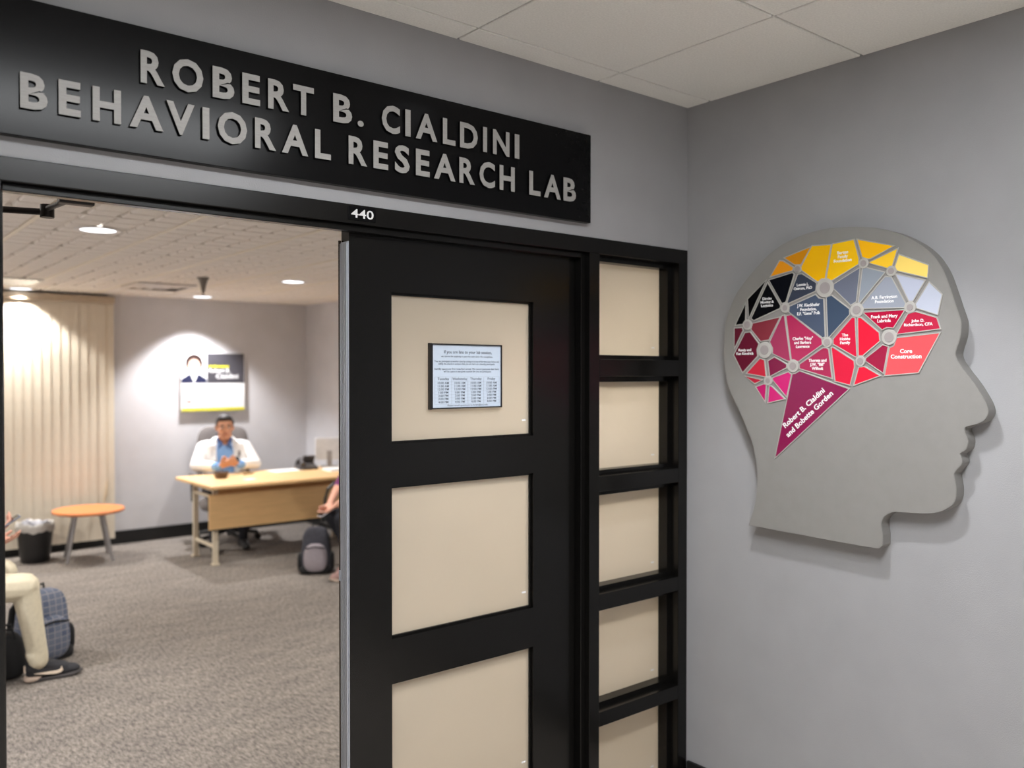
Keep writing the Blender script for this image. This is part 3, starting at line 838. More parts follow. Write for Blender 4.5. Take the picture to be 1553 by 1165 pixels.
for a, b in (((-0.30, -0.30, -0.01), (-0.27, 0.30, -0.004)), ((0.27, -0.30, -0.01), (0.30, 0.30, -0.004)), ((-0.27, -0.30, -0.01), (0.27, -0.27, -0.004)), ((-0.27, 0.27, -0.01), (0.27, 0.30, -0.004))): box(bm, a, b)
obj('frame', bm, M_STEEL, t)
for k in range(12):
    x = -0.255 + k * 0.045
    bm = BM(); prism(bm, [(x, -0.004), (x + 0.03, -0.016), (x + 0.032, -0.014), (x + 0.002, -0.003)], -0.27, 0.27, lambda u, v, d: (u, d, v))
    obj('slat', bm, M_STEEL, t)
t = empty('ceiling_sprinkler', (-0.288, 4.515, LZ), label='small grey tapered sprinkler hanging from the lab ceiling', cat='sprinkler')
bm = BM(); lathe(bm, [(0.0, 0.0), (0.045, 0.0), (0.045, -0.006), (0.034, -0.02), (0.022, -0.06), (0.014, -0.10), (0.010, -0.115)], n=20)
obj('escutcheon', bm, mat('grey_metal', (120, 112, 104), 0.4, metal=0.5), t, smooth=True)
bm = BM(); tube(bm, [(0, 0, -0.11), (0, 0, -0.135)], 0.006); lathe(bm, [(0.0, -0.133), (0.016, -0.135), (0.016, -0.138), (0.0, -0.138)], n=16)
obj('deflector', bm, mat('grey_metal', (120, 112, 104), 0.4, metal=0.5), t)

# ------------------------------------------------------------------ vertical blinds on the back wall
t = empty('vertical_blind', (-1.5, 6.49, 0.0), label='cream vertical blinds hanging to the floor beside the poster wall', cat='blinds')
obj('headrail', B((-1.10, -0.05, 2.285), (1.07, 0.065, 2.345)), M_RAIL, t, bevel=0.004)
bm = BM()
NS = 6
a_ = [((i / NS - 0.5) * 0.089, 0.0012 * (1 - (2 * i / NS - 1) ** 2)) for i in range(NS + 1)]
poly = a_ + [(x, y - 0.0018) for x, y in a_[::-1]]
prism(bm, poly, 0.074, 2.286, lambda u, v, d: (u, v, d))
bmesh.ops.recalc_face_normals(bm, faces=bm.faces[:])
slat_me = bpy.data.meshes.new('blind_slat'); bm.to_mesh(slat_me); bm.free(); slat_me.materials.append(M_BLIND)
for k in range(28):
    o = bpy.data.objects.new('slat', slat_me); COL.objects.link(o); o.parent = t
    o.location = (1.024 - k * 0.0765, -0.006, 0.0)
    o.rotation_euler = (0, 0, R(-3))
bm = BM(); tube(bm, [(1.0, -0.032, 2.28), (1.0, -0.034, 0.62)], 0.0025, 6); tube(bm, [(1.0, -0.034, 0.62), (0.985, -0.036, 0.5), (0.965, -0.036, 0.42)], [0.006, 0.014, 0.006], 8)
obj('pull_cord', bm, mat('cord', (190, 170, 140), 0.7), t)

# ------------------------------------------------------------------ canvas poster
t = empty('poster', (0.525, 6.56, 1.54), label='square canvas poster with portrait and dark title block on lab wall', cat='poster')
W2, H2 = 0.325, 0.295
obj('canvas', B((-W2, -0.04, -H2), (W2, -0.002, H2)), mat('poster_white', (236, 236, 236), 0.5), t, bevel=0.002)
F = -0.0405
M_PGREY = mat('poster_grey', (66, 64, 70), 0.5); M_PYEL = mat('poster_yellow', (214, 206, 50), 0.5); M_PNAVY = mat('poster_navy', (30, 34, 66), 0.5)
obj('title_block', B((-0.065, F - 0.001, -0.01), (W2 - 0.005, F, H2 - 0.004)), M_PGREY, t)
obj('yellow_band', B((-W2 + 0.004, F - 0.001, -H2 + 0.004), (W2 - 0.004, F, -H2 + 0.034)), M_PYEL, t)
pw = lambda u, v, d: (u, F - 0.001 - d, v)
bm = BM()
xx = -0.045
for w in (0.03, 0.045, 0.02, 0.05, 0.035): box(bm, (xx, F - 0.0018, 0.148), (xx + w, F - 0.001, 0.168)); xx += w + 0.006
tag(obj('yellow_caption', bm, M_PYEL, t), 'illegible yellow caption line', kind='stuff')
fit_text('title_line', 'Robert B.', M_WHITE, t, -0.045, 0.170, 0.095, 0.140, pw, depth=0.0008, offset=0.02)
fit_text('title_line', 'Cialdini', M_WHITE, t, 0.025, 0.255, 0.035, 0.082, pw, depth=0.0008, offset=0.02)
pp = empty('portrait', (0, 0, 0)); pp.parent = t
cx, cz = -0.195, 0.155
ell = lambda c, r0, r1, a0=0, a1=360, n=28: [(c[0] + r0 * math.cos(R(a0 + (a1 - a0) * k / n)), c[1] + r1 * math.sin(R(a0 + (a1 - a0) * k / n))) for k in range(n + (0 if a1 - a0 == 360 else 1))]
bm = BM(); prism(bm, [(-0.32, -0.008), (-0.32, 0.03), (-0.25, 0.075), (-0.225, 0.08), (-0.195, 0.005), (-0.165, 0.08), (-0.14, 0.075), (-0.07, 0.03), (-0.07, -0.008)], 0, 0.0004, pw); obj('jacket_print', bm, M_PNAVY, pp)
bm = BM(); prism(bm, [(-0.235, 0.085), (-0.198, -0.006), (-0.192, -0.006), (-0.155, 0.085)], 0.0004, 0.0007, pw); obj('shirt_print', bm, M_WHITE, pp)
bm = BM(); prism(bm, ell((cx, cz + 0.036), 0.086, 0.090), 0.0, 0.0005, pw); obj('hair_print', bm, mat('poster_brown', (40, 18, 13), 0.5), pp)
bm = BM(); prism(bm, ell((cx, cz - 0.004), 0.062, 0.080), 0.0006, 0.0010, pw); obj('face_print', bm, mat('poster_skin', (214, 180, 160), 0.5), pp)
obj('mark_print', B((-0.27, F - 0.0014, -0.205), (-0.225, F - 0.001, -0.185)), mat('poster_red', (190, 110, 100), 0.5), t)

# ------------------------------------------------------------------ desk and what stands on it
DX0, DX1, DY0, DY1, DZ = -0.09, 1.50, 4.90, 5.80, 0.69
t = empty('desk', (0.7, 5.35, 0.0), label='maple topped desk with front panel and cream metal legs', cat='desk')
lo = lambda x, y, z: (x - 0.7, y - 5.35, z)
obj('desk_top', B(lo(DX0, DY0, DZ - 0.028), lo(DX1, DY1, DZ)), M_MAPLE, t, bevel=0.006)
obj('modesty_panel', B(lo(-0.065, 5.02, 0.31), lo(1.44, 5.04, 0.605)), M_MAPLE, t, bevel=0.002)
obj('shaded_apron', B(lo(0.03, 5.06, 0.600), lo(1.38, 5.085, DZ - 0.028)), mat('maple_apron_shaded', (206, 160, 104), 0.5), t)  # darker maple colour stands in for shade under the overhanging top
obj('panel_edge', B(lo(-0.065, 5.018, 0.302), lo(1.44, 5.042, 0.311)), M_BLKP, t)
for x in (0.0, 1.36):
    for y in (5.065, 5.54):
        bm = BM(); box(bm, lo(x - 0.022, y - 0.016, 0.012), lo(x + 0.022, y + 0.016, DZ - 0.03))
        lg = obj('leg', bm, M_CREAM, t, bevel=0.005)
        obj('foot_pad', B(lo(x - 0.03, y - 0.024, 0.0), lo(x + 0.03, y + 0.024, 0.018)), M_CREAM, lg, bevel=0.004)
    for z in (0.155, 0.575, 0.635):
        obj('leg_rail', B(lo(x - 0.011, 5.08, z - 0.013), lo(x + 0.011, 5.525, z + 0.013)), M_CREAM, t, bevel=0.003)

t = empty('candy_bowl', (0.20, 5.45, DZ), label='small brown bowl with dark contents on the desk front', cat='bowl')
bm = BM(); lathe(bm, [(0.0, 0.0), (0.045, 0.0), (0.058, 0.02), (0.066, 0.055), (0.062, 0.057), (0.054, 0.022), (0.04, 0.006), (0.0, 0.006)], n=28)
obj('bowl', bm, mat('brown_ceramic', (84, 60, 38), 0.45), t, smooth=True)
bm = BM()
for k in range(16):
    a = random.uniform(0, 6.28); r = random.uniform(0, 0.043)
    superell(bm, (r * math.cos(a), r * math.sin(a), 0.042 + random.uniform(0, 0.022)), (0.014, 0.010, 0.008), 0.7, Euler((random.random(), random.random(), random.random() * 3)).to_matrix(), 8, 6)
tag(obj('wrapped_sweets', bm, mat('dark_wrappers', (62, 58, 70), 0.4, var=0.6, scale=30), t), 'dark wrapped sweets', kind='stuff')

def sheet(x, y, rz, w, h, label, n=1):
    o = obj('paper_sheet', B((-w / 2, -h / 2, 0), (w / 2, h / 2, 0.0015 * n)), mat('white_paper', (240, 240, 238), 0.7, var=0.01), None)
    o.location = (x, y, DZ); o.rotation_euler = (0, 0, rz); return tag(o, label, 'paper')
sheet(0.90, 5.66, R(6), 0.30, 0.21, 'white paper sheet lying on the desk near the telephone')
sheet(1.33, 5.36, R(-4), 0.28, 0.22, 'thick stack of white papers at the end of the desk', 14)
sheet(0.36, 5.20, R(10), 0.10, 0.07, 'small white card lying on the desk beside the bowl')
t = empty('pen', (0.50, 5.56, DZ), R(25), 'slim dark pen lying on the desk before the seated man', 'pen')
bm = BM(); tube(bm, [(-0.07, 0, 0.005), (0.045, 0, 0.005), (0.068, 0, 0.005)], [0.005, 0.005, 0.0015], 8); obj('barrel', bm, mat('olive_plastic', (104, 92, 62), 0.4), t, smooth=True)
obj('clip', B((-0.066, -0.0015, 0.009), (-0.03, 0.0015, 0.011)), M_STEEL, t)

t = empty('desk_telephone', (1.12, 5.66, DZ), R(-12), 'dark grey desk telephone with tilted display on the desk', 'telephone')
bm = BM(); prism(bm, [(-0.09, 0.0), (0.10, 0.0), (0.10, 0.055), (-0.09, 0.022)], -0.085, 0.10, lambda u, v, d: (d, u, v))
obj('base', bm, mat('charcoal_plastic', (72, 68, 68), 0.45), t, bevel=0.006)
bm = BM(); pts = [(-0.055, -0.10 + 0.2 * k / 10, 0.052 + 0.045 * math.sin(math.pi * k / 10)) for k in range(11)]
tube(bm, pts, [0.024, 0.024, 0.019, 0.016, 0.015, 0.015, 0.015, 0.016, 0.019, 0.024, 0.024], 12); obj('handset', bm, mat('charcoal_plastic', (72, 68, 68), 0.45), t, smooth=True)
sc = Matrix.Translation((0.045, 0.085, 0.085)) @ Euler((R(-55), 0, 0)).to_matrix().to_4x4()
bm = B((-0.055, -0.045, -0.008), (0.06, 0.045, 0.008)); bmesh.ops.transform(bm, matrix=sc, verts=bm.verts[:]); s_ = obj('display_hood', bm, mat('charcoal_plastic', (72, 68, 68), 0.45), t, bevel=0.004)
bm = B((-0.03, -0.02, 0.0085), (0.02, 0.02, 0.0095)); bmesh.ops.transform(bm, matrix=sc, verts=bm.verts[:]); tag(obj('screen', bm, mat('lcd_yellow', (170, 168, 60), 0.3), s_), 'yellowish screen')
for i in range(3):
    for j in range(4):
        x, y = 0.012 + i * 0.024, -0.075 + j * 0.024; z = 0.0248 + (y + 0.09) * 0.1737
        obj('key', B((x - 0.008, y - 0.007, z), (x + 0.008, y + 0.007, z + 0.006)), mat('key_grey', (120, 116, 114), 0.5), t)

t = empty('monitor', (1.40, 5.715, DZ), R(-20), 'light grey monitor on a stand at the wall end of the desk', 'monitor')
obj('housing', B((-0.14, -0.014, 0.07), (0.14, 0.016, 0.29)), mat('light_grey_plastic', (206, 206, 208), 0.4), t, bevel=0.008)
obj('screen', B((-0.128, 0.0155, 0.085), (0.128, 0.0175, 0.278)), M_SCREEN, t)
obj('neck', B((-0.025, -0.02, 0.01), (0.025, -0.006, 0.16)), M_STEEL, t, bevel=0.003)
obj('base', B((-0.08, -0.06, 0.0), (0.08, 0.06, 0.012)), M_STEEL, t, bevel=0.004)
t = empty('desk_speaker', (1.345, 5.27, DZ + 0.021), R(-35), 'black wedge shaped desk speaker standing on the stack of papers', 'speaker')
bm = BM(); prism(bm, [(-0.045, 0.0), (0.05, 0.0), (0.045, 0.19), (0.0, 0.19)], -0.045, 0.045, lambda u, v, d: (d, u, v)); obj('cabinet', bm, M_BLKP, t, bevel=0.008)
bm = BM(); lathe(bm, [(0.0, 0.004), (0.034, 0.0), (0.034, -0.006), (0.0, -0.006)], n=20); bmesh.ops.transform(bm, matrix=Matrix.Translation((0, -0.026, 0.09)) @ Euler((R(76), 0, 0)).to_matrix().to_4x4(), verts=bm.verts[:]); obj('cone', bm, mat('dark_cone', (40, 40, 42), 0.7), t)

# ------------------------------------------------------------------ side table, bin
t = empty('side_table', (-0.77, 6.0, 0.0), label='round cherry wood side table on splayed steel legs', cat='table')
bm = BM(); lathe(bm, [(0.0, 0.0), (0.275, 0.0), (0.288, 0.006), (0.290, 0.02), (0.284, 0.028), (0.0, 0.028)], c=(0, 0, 0.415), n=56); obj('table_top', bm, M_ORANGE, t, smooth=True)
for fx, fy in ((-0.19, -0.08), (0.15, -0.185), (0.20, 0.18), (-0.15, 0.20)):
    bm = BM(); tube(bm, [(fx * 0.58, fy * 0.58, 0.41), (fx, fy, 0.0)], [0.016, 0.012], 12); obj('leg', bm, M_STEEL, t, smooth=True)
bm = BM(); lathe(bm, [(0.0, 0.0), (0.15, 0.0), (0.15, 0.008), (0.0, 0.008)], c=(0, 0, 0.407), n=24); obj('mounting_plate', bm, M_STEEL, t)

t = empty('waste_bin', (-1.153, 6.20, 0.0), label='black waste bin with pale liner bag beside the side table', cat='bin')
bm = BM(); lathe(bm, [(0.0, 0.0), (0.108, 0.0), (0.114, 0.012), (0.143, 0.30), (0.146, 0.318), (0.138, 0.318), (0.108, 0.02), (0.0, 0.02)], n=40); obj('bucket', bm, M_BLKP, t, smooth=True)
bm = BM()
n = 60
prof_ = [(0.146, 0.268), (0.150, 0.295), (0.150, 0.326), (0.144, 0.338), (0.134, 0.330), (0.120, 0.20)]
rings = []
for j, (r_, z_) in enumerate(prof_):
    rings.append([bm.verts.new(((r_ + 0.0022 * math.sin(k * 1.9 + j) + 0.002 * math.sin(k * 0.7)) * math.cos(2 * math.pi * k / n), (r_ + 0.0022 * math.sin(k * 1.9 + j) + 0.002 * math.sin(k * 0.7)) * math.sin(2 * math.pi * k / n), z_ + (0.008 * math.sin(k * 0.55) + 0.005 * math.sin(k * 1.3) if j in (0, 3, 4) else 0))) for k in range(n)])
for a, b in zip(rings[:-1], rings[1:]):
    for k in range(n): bm.faces.new((a[k], a[(k + 1) % n], b[(k + 1) % n], b[k]))
obj('liner_bag', bm, mat('liner_plastic', (186, 182, 176), 0.35), t, smooth=True)
bm = BM()
for k in range(26):
    a = random.uniform(0, 6.28); r_ = 0.095 * math.sqrt(random.random())
    superell(bm, (r_ * math.cos(a), r_ * math.sin(a), 0.295 + random.uniform(0, 0.03)), (0.045, 0.03, 0.022), 0.8, Euler((random.random() * 3, random.random() * 3, random.random() * 3)).to_matrix(), 9, 6)
tag(obj('crumpled_paper', bm, mat('crumpled_grey', (150, 150, 156), 0.7, var=0.3, scale=25), t), 'grey crumpled waste', kind='stuff')

# ------------------------------------------------------------------ people
def hand(pr, wrist, dr, nrm, side, curl, mi, sc=1.0):
    """palm and five separate bent fingers; dr = finger direction, nrm = palm side, side = +-1 for the thumb"""
    w0 = Vector(wrist); d = Vector(dr).normalized(); n_ = Vector(nrm); n_ = (n_ - d * n_.dot(d)).normalized(); w = d.cross(n_).normalized()
    ln = (0.036, 0.041, 0.038, 0.030)
    for i in range(4):
        off = (-0.030 + 0.020 * i) * side
        b0 = w0 + d * (0.088 - 0.004 * abs(i - 1.3)) * sc - w * off * sc
        pr.append(('c', tuple(w0 - w * off * 0.55 * sc), tuple(b0), 0.015 * sc, 0.0125 * sc, mi))
        a = curl * 0.8
        d1 = d * math.cos(a) + n_ * math.sin(a); p1 = b0 + d1 * ln[i] * sc
        a = curl * 1.9
        d2 = d * math.cos(a) + n_ * math.sin(a); p2 = p1 + d2 * ln[i] * 0.85 * sc
        pr.append(('c', tuple(b0), tuple(p1), 0.0095 * sc, 0.0088 * sc, mi)); pr.append(('c', tuple(p1), tuple(p2), 0.0088 * sc, 0.0075 * sc, mi))
    tb = w0 + d * 0.022 * sc + w * 0.026 * side * sc
    t1 = tb + (d * 0.55 + w * 0.75 * side + n_ * 0.35).normalized() * 0.042 * sc
    t2 = t1 + (d * 0.85 + w * 0.15 * side + n_ * 0.5).normalized() * 0.032 * sc
    pr.append(('c', tuple(tb), tuple(t1), 0.0145 * sc, 0.0105 * sc, mi)); pr.append(('c', tuple(t1), tuple(t2), 0.0105 * sc, 0.0085 * sc, mi))

def head(pr, c, mi, tilt=0.0):
    """skull, jaw, nose, ears and neck stub; faces -y"""
    c = Vector(c); T = lambda x, y, z: tuple(c + Euler((tilt, 0, 0)).to_matrix() @ Vector((x, y, z)))
    pr += [('e', T(0, 0.012, 0.028), (0.076, 0.094, 0.088), (tilt, 0, 0), mi), ('e', T(0, -0.012, -0.025), (0.066, 0.080, 0.085), (tilt, 0, 0), mi),
           ('c', T(-0.028, -0.035, -0.072), T(0.028, -0.035, -0.072), 0.036, 0.036, mi), ('e', T(0, -0.062, -0.092), (0.024, 0.022, 0.018), (tilt, 0, 0), mi),
           ('c', T(0, -0.088, 0.012), T(0, -0.106, -0.026), 0.009, 0.014, mi), ('c', T(-0.012, -0.094, -0.03), T(0.012, -0.094, -0.03), 0.010, 0.010, mi),
           ('c', T(-0.042, -0.074, 0.026), T(0.042, -0.074, 0.026), 0.014, 0.014, mi), ('e', T(-0.042, -0.06, -0.022), (0.022, 0.024, 0.024), (tilt, 0, 0), mi), ('e', T(0.042, -0.06, -0.022), (0.022, 0.024, 0.024), (tilt, 0, 0), mi),
           ('c', T(-0.020, -0.084, -0.058), T(0.020, -0.084, -0.058), 0.008, 0.008, mi)]
    for s in (-1, 1):
        pr.append(('e', T(s * 0.077, 0.012, -0.008), (0.010, 0.020, 0.032), (tilt, 0, s * 0.3), mi))
    return T
def face_parts(T, root, hair_m):
    for s in (-1, 1):
        bm = BM(); superell(bm, T(s * 0.031, -0.083, 0.004), (0.013, 0.008, 0.007), 1.0, None, 14, 10); e = obj('eye', bm, mat('eye_white', (226, 220, 214), 0.3), root, smooth=True)
        bm = BM(); superell(bm, T(s * 0.031, -0.0895, 0.004), (0.006, 0.003, 0.006), 1.0, None, 12, 8); obj('iris', bm, mat('iris_brown', (44, 30, 24), 0.2), e, smooth=True)
        bm = BM(); tube(bm, [T(s * 0.014, -0.092, 0.024), T(s * 0.032, -0.091, 0.030), T(s * 0.050, -0.080, 0.024)], [0.004, 0.005, 0.0025], 8); obj('eyebrow', bm, hair_m, root)
    bm = BM(); tube(bm, [T(-0.024, -0.086, -0.058), T(-0.008, -0.094, -0.055), T(0.008, -0.094, -0.055), T(0.024, -0.086, -0.058)], [0.002, 0.0052, 0.0052, 0.002], 8); obj('lips', bm, mat('lip_tone', (166, 98, 84), 0.5), root, smooth=True)

def shoe(parent, loc, rz, m_upper, m_sole, m_mark=None, L=0.27, side=-1):
    r = empty('shoe', loc, rz); r.parent = parent
    k = L / 0.27
    bm = BM(); pts = []
    outl = [(-0.125, 0.0), (-0.118, 0.028), (-0.08, 0.036), (-0.02, 0.034), (0.05, 0.043), (0.10, 0.038), (0.135, 0.016), (0.143, -0.004), (0.13, -0.026), (0.09, -0.038), (0.04, -0.040), (-0.02, -0.034), (-0.08, -0.036), (-0.118, -0.028)]
    rows = [(0.0, 0.94), (0.005, 1.0), (0.016, 1.0), (0.019, 0.95)]
    rg = [[bm.verts.new((x * s * k, y * s * k, z + (0.012 if x > 0.11 else 0.0) * (1 - z * 10) + (0.006 if x < -0.08 else 0) * (z / 0.026))) for x, y in outl] for z, s in rows]
    for a, b in zip(rg[:-1], rg[1:]):
        for i in range(len(outl)): bm.faces.new((a[i], a[(i + 1) % len(outl)], b[(i + 1) % len(outl)], b[i]))
    bm.faces.new(rg[0][::-1]); bm.faces.new(rg[-1])
    sl = obj('sole', bm, mat('dark_sole', (66, 62, 62), 0.7) if m_mark else m_sole, r, smooth=True)
    if m_mark:
        bm = BM(); superell(bm, (-0.088 * k, 0, 0.016), (0.043, 0.0385, 0.0155), 0.6, None, 24, 10); obj('heel_wedge', bm, m_sole, sl, smooth=True)
    up = [('c', (-0.092 * k, 0, 0.045), (-0.085 * k, 0, 0.082), 0.031, 0.034, 0), ('c', (-0.085 * k, 0, 0.05), (0.02 * k, 0, 0.046), 0.033, 0.036, 0), ('c', (-0.06 * k, 0, 0.088), (0.05 * k, 0, 0.05), 0.034, 0.034, 0), ('c', (0.02 * k, 0, 0.042), (0.09 * k, 0.002, 0.036), 0.036, 0.030, 0), ('c', (-0.088 * k, 0, 0.07), (-0.064 * k, 0, 0.118), 0.040, 0.044, 0), ('c', (0.05 * k, -0.008, 0.036), (0.108 * k, -0.004, 0.034), 0.028, 0.024, 0)]
    fuse('upper', up, [m_upper], r, 0.006, 3)
    for j in range(4):
        x = -0.005 + 0.02 * j; z = 0.101 - 0.0125 * j
        bm = BM(); tube(bm, [(x - 0.008, -0.022, z - 0.012), (x, 0, z), (x - 0.006, 0.022, z - 0.012)], 0.0032, 6); obj('lace', bm, mat('shoe_lace', (70, 70, 74), 0.8), r)
    if m_mark:
        sw = [(-0.085, 0.047), (-0.03, 0.036), (0.012, 0.031), (0.035, 0.034), (0.046, 0.046), (0.040, 0.066), (0.034, 0.052), (0.022, 0.046), (0.0, 0.046), (-0.04, 0.047)]
        bm = BM(); prism(bm, [(u * k, v) for u, v in sw], -0.0425, -0.030, lambda u, v, d: (u, -d * side * 1.0 if side > 0 else d, v)); obj('side_mark', bm, m_mark, r)
        obj('heel_tab', B((-0.128 * k, -0.014, 0.05), (-0.119 * k, 0.014, 0.085)), m_mark, r, bevel=0.003)
    return r

# --- man behind the desk -------------------------------------------------------
mn = empty('person', (0.425, 5.97, 0.0), R(-15), 'seated person in a white jacket and light blue shirt holding a phone', 'person')
pr = []
T = head(pr, (0, -0.035, 1.115), 0, R(4))
pr += [('c', (0, 0.015, 0.95), (0, -0.012, 1.07), 0.058, 0.054, 0),
       ('e', (0, 0.03, 0.80), (0.165, 0.105, 0.20), (0, 0, 0), 1), ('e', (0, 0.03, 0.60), (0.165, 0.12, 0.17), (0, 0, 0), 1),
       ('c', (-0.15, 0.03, 0.915), (0.15, 0.03, 0.915), 0.058, 0.058, 1), ('c', (-0.06, 0.03, 0.95), (0.06, 0.03, 0.95), 0.055, 0.055, 1),
       ('c', (-0.10, 0.03, 0.52), (0.10, 0.03, 0.52), 0.11, 0.11, 2)]
for s, el, wr_ in ((-1, (-0.262, -0.09, 0.76), (-0.075, -0.285, 0.765)), (1, (0.275, -0.07, 0.76), (0.095, -0.27, 0.775))):
    sh = (s * 0.185, 0.03, 0.915)
    pr += [('c', sh, el, 0.056, 0.044, 1), ('c', el, wr_, 0.041, 0.029, 1)]
    pr += [('c', (s * 0.09, 0.02, 0.52), (s * 0.13, -0.40, 0.52), 0.085, 0.064, 2), ('c', (s * 0.13, -0.40, 0.52), (s * 0.13, -0.36, 0.10), 0.062, 0.042, 2), ('c', (s * 0.13, -0.35, 0.06), (s * 0.14, -0.50, 0.045), 0.042, 0.036, 3)]
hand(pr, (-0.060, -0.297, 0.770), (0.75, -0.35, 0.35), (0.2, 0.6, 0.6), 1, 0.55, 0)
hand(pr, (0.080, -0.280, 0.782), (-0.80, -0.30, 0.20), (-0.1, 0.5, 0.6), -1, 0.6, 0)
fuse('body', pr, [M_SKIN, M_SHIRT, M_NAVY, M_BLKP], mn, 0.006, 2)
face_parts(T, mn, M_HAIR)
hp = [('e', T(0, 0.024, 0.052), (0.080, 0.094, 0.076), (0, 0, 0), 0), ('e', T(0, -0.030, 0.090), (0.062, 0.056, 0.032), (0, 0, 0), 0), ('e', T(0, 0.055, 0.0), (0.074, 0.06, 0.075), (0, 0, 0), 0)]
for s in (-1, 1): hp.append(('c', T(s * 0.073, -0.018, 0.05), T(s * 0.075, 0.0, 0.005), 0.012, 0.008, 0))
fuse('hair', hp, [M_HAIR], mn, 0.006, 2)
# jacket: open at the front
jp = [('e', (0, 0.075, 0.80), (0.185, 0.098, 0.21), (0, 0, 0), 0), ('e', (0, 0.075, 0.60), (0.185, 0.115, 0.16), (0, 0, 0), 0), ('c', (-0.165, 0.04, 0.925), (0.165, 0.04, 0.925), 0.063, 0.063, 0), ('c', (-0.07, 0.065, 0.975), (0.07, 0.065, 0.975), 0.045, 0.045, 0)]
for s, el, wr_ in ((-1, (-0.262, -0.09, 0.76), (-0.13, -0.235, 0.765)), (1, (0.275, -0.07, 0.76), (0.15, -0.215, 0.773))):
    jp += [('c', (s * 0.188, 0.03, 0.915), el, 0.069, 0.058, 0), ('c', el, wr_, 0.057, 0.046, 0)]
    jp += [('c', (s * 0.125, -0.015, 0.93), (s * 0.145, -0.045, 0.62), 0.050, 0.062, 0), ('c', (s * 0.082, 0.0, 0.985), (s * 0.105, -0.055, 0.80), 0.022, 0.034, 0)]
jk = fuse('jacket', jp, [M_JACKET], mn, 0.007, 3)
obj('badge', B((0.118, -0.108, 0.842), (0.135, -0.090, 0.892)), mat('badge_dark', (92, 84, 86), 0.4), jk)
cp = []
for s in (-1, 1): cp += [('c', (s * 0.064, 0.0, 1.00), (s * 0.030, -0.072, 0.955), 0.015, 0.015, 0), ('c', (s * 0.030, -0.072, 0.955), (s * 0.062, -0.084, 0.918), 0.014, 0.007, 0)]
cp.append(('c', (-0.064, 0.0, 1.0), (0.0, 0.075, 1.01), 0.015, 0.015, 0)); cp.append(('c', (0.064, 0.0, 1.0), (0.0, 0.075, 1.01), 0.015, 0.015, 0))
fuse('shirt_collar', cp, [M_COLLAR], mn, 0.006, 2)
for s, a, b in ((-1, (-0.125, -0.24, 0.765), (-0.085, -0.277, 0.767)), (1, (0.145, -0.22, 0.772), (0.105, -0.258, 0.776))):
    bm = BM(); tube(bm, [a, b], 0.040, 16); obj('shirt_cuff', bm, M_SHIRT, mn, smooth=True)
ph = empty('mobile_phone', (0.42, 5.672, 0.775), R(-15), 'dark mobile phone held by the person at the desk', 'phone')
bm = B((-0.036, -0.006, 0.0), (0.036, 0.004, 0.085)); bmesh.ops.transform(bm, matrix=Euler((R(-35), 0, 0)).to_matrix().to_4x4(), verts=bm.verts[:]); obj('case', bm, M_BLKP, ph, bevel=0.003)
bm = B((-0.032, 0.0042, 0.004), (0.032, 0.0052, 0.081)); bmesh.ops.transform(bm, matrix=Euler((R(-35), 0, 0)).to_matrix().to_4x4(), verts=bm.verts[:]); obj('screen', bm, M_SCREEN, ph)

# office chair under the man
oc = empty('office_chair', (0.455, 6.02, 0.0), R(-15), 'grey high backed office chair on castors behind the desk', 'chair')
rot = Euler((R(8), 0, 0)).to_matrix()
rot = Euler((R(-8), 0, 0)).to_matrix()
bm = BM(); superell(bm, (0, 0.215, 0.80), (0.255, 0.045, 0.31), 0.42, rot, 40, 26, 0.06); obj('backrest', bm, M_GREYC, oc, smooth=True)
bm = BM(); superell(bm, (0, 0.192, 0.82), (0.105, 0.040, 0.26), 0.5, rot, 30, 20, 0.05); obj('back_cushion', bm, mat('grey_upholstery_dark', (92, 86, 86), 0.9, var=0.06, scale=80), oc, smooth=True)
bm = BM(); superell(bm, (0, -0.02, 0.375), (0.24, 0.24, 0.05), 0.45, None, 36, 16); obj('seat', bm, M_GREYC, oc, smooth=True)
bm = BM(); tube(bm, [(0, 0, 0.33), (0, 0, 0.10)], 0.028, 16); obj('gas_lift', bm, M_BLKP, oc, smooth=True)
obj('back_bracket', B((-0.035, 0.14, 0.34), (0.035, 0.27, 0.62)), M_BLKP, oc, bevel=0.01)
for s in (-1, 1):
    bm = BM(); tube(bm, [(s * 0.235, 0.10, 0.37), (s * 0.295, 0.10, 0.40), (s * 0.30, 0.09, 0.60), (s * 0.30, 0.14, 0.63)], 0.014, 10); ar = obj('armrest', bm, M_BLKP, oc, smooth=True)
    bm = BM(); superell(bm, (s * 0.30, 0.10, 0.635), (0.03, 0.12, 0.016), 0.5); obj('arm_pad', bm, M_BLKP, ar, smooth=True)
for k in range(5):
    a = R(72 * k - 68); c, s = math.cos(a), math.sin(a)
    bm = BM(); tube(bm, [(0.02 * c, 0.02 * s, 0.115), (0.30 * c, 0.30 * s, 0.075)], [0.026, 0.017], 10); lg = obj('base_arm', bm, M_BLKP, oc, smooth=True)
    bm = BM()
    for off in (-0.016, 0.016):
        pc = Vector((0.30 * c, 0.30 * s, 0.032)); ax = Vector((-s, c, 0)) * off
        tube(bm, [pc + ax * 0.6, pc + ax * 1.4], 0.031, 16)
    tube(bm, [(0.30 * c, 0.30 * s, 0.03), (0.30 * c, 0.30 * s, 0.08)], 0.008, 8)
    obj('castor', bm, M_BLKP, lg, smooth=True)

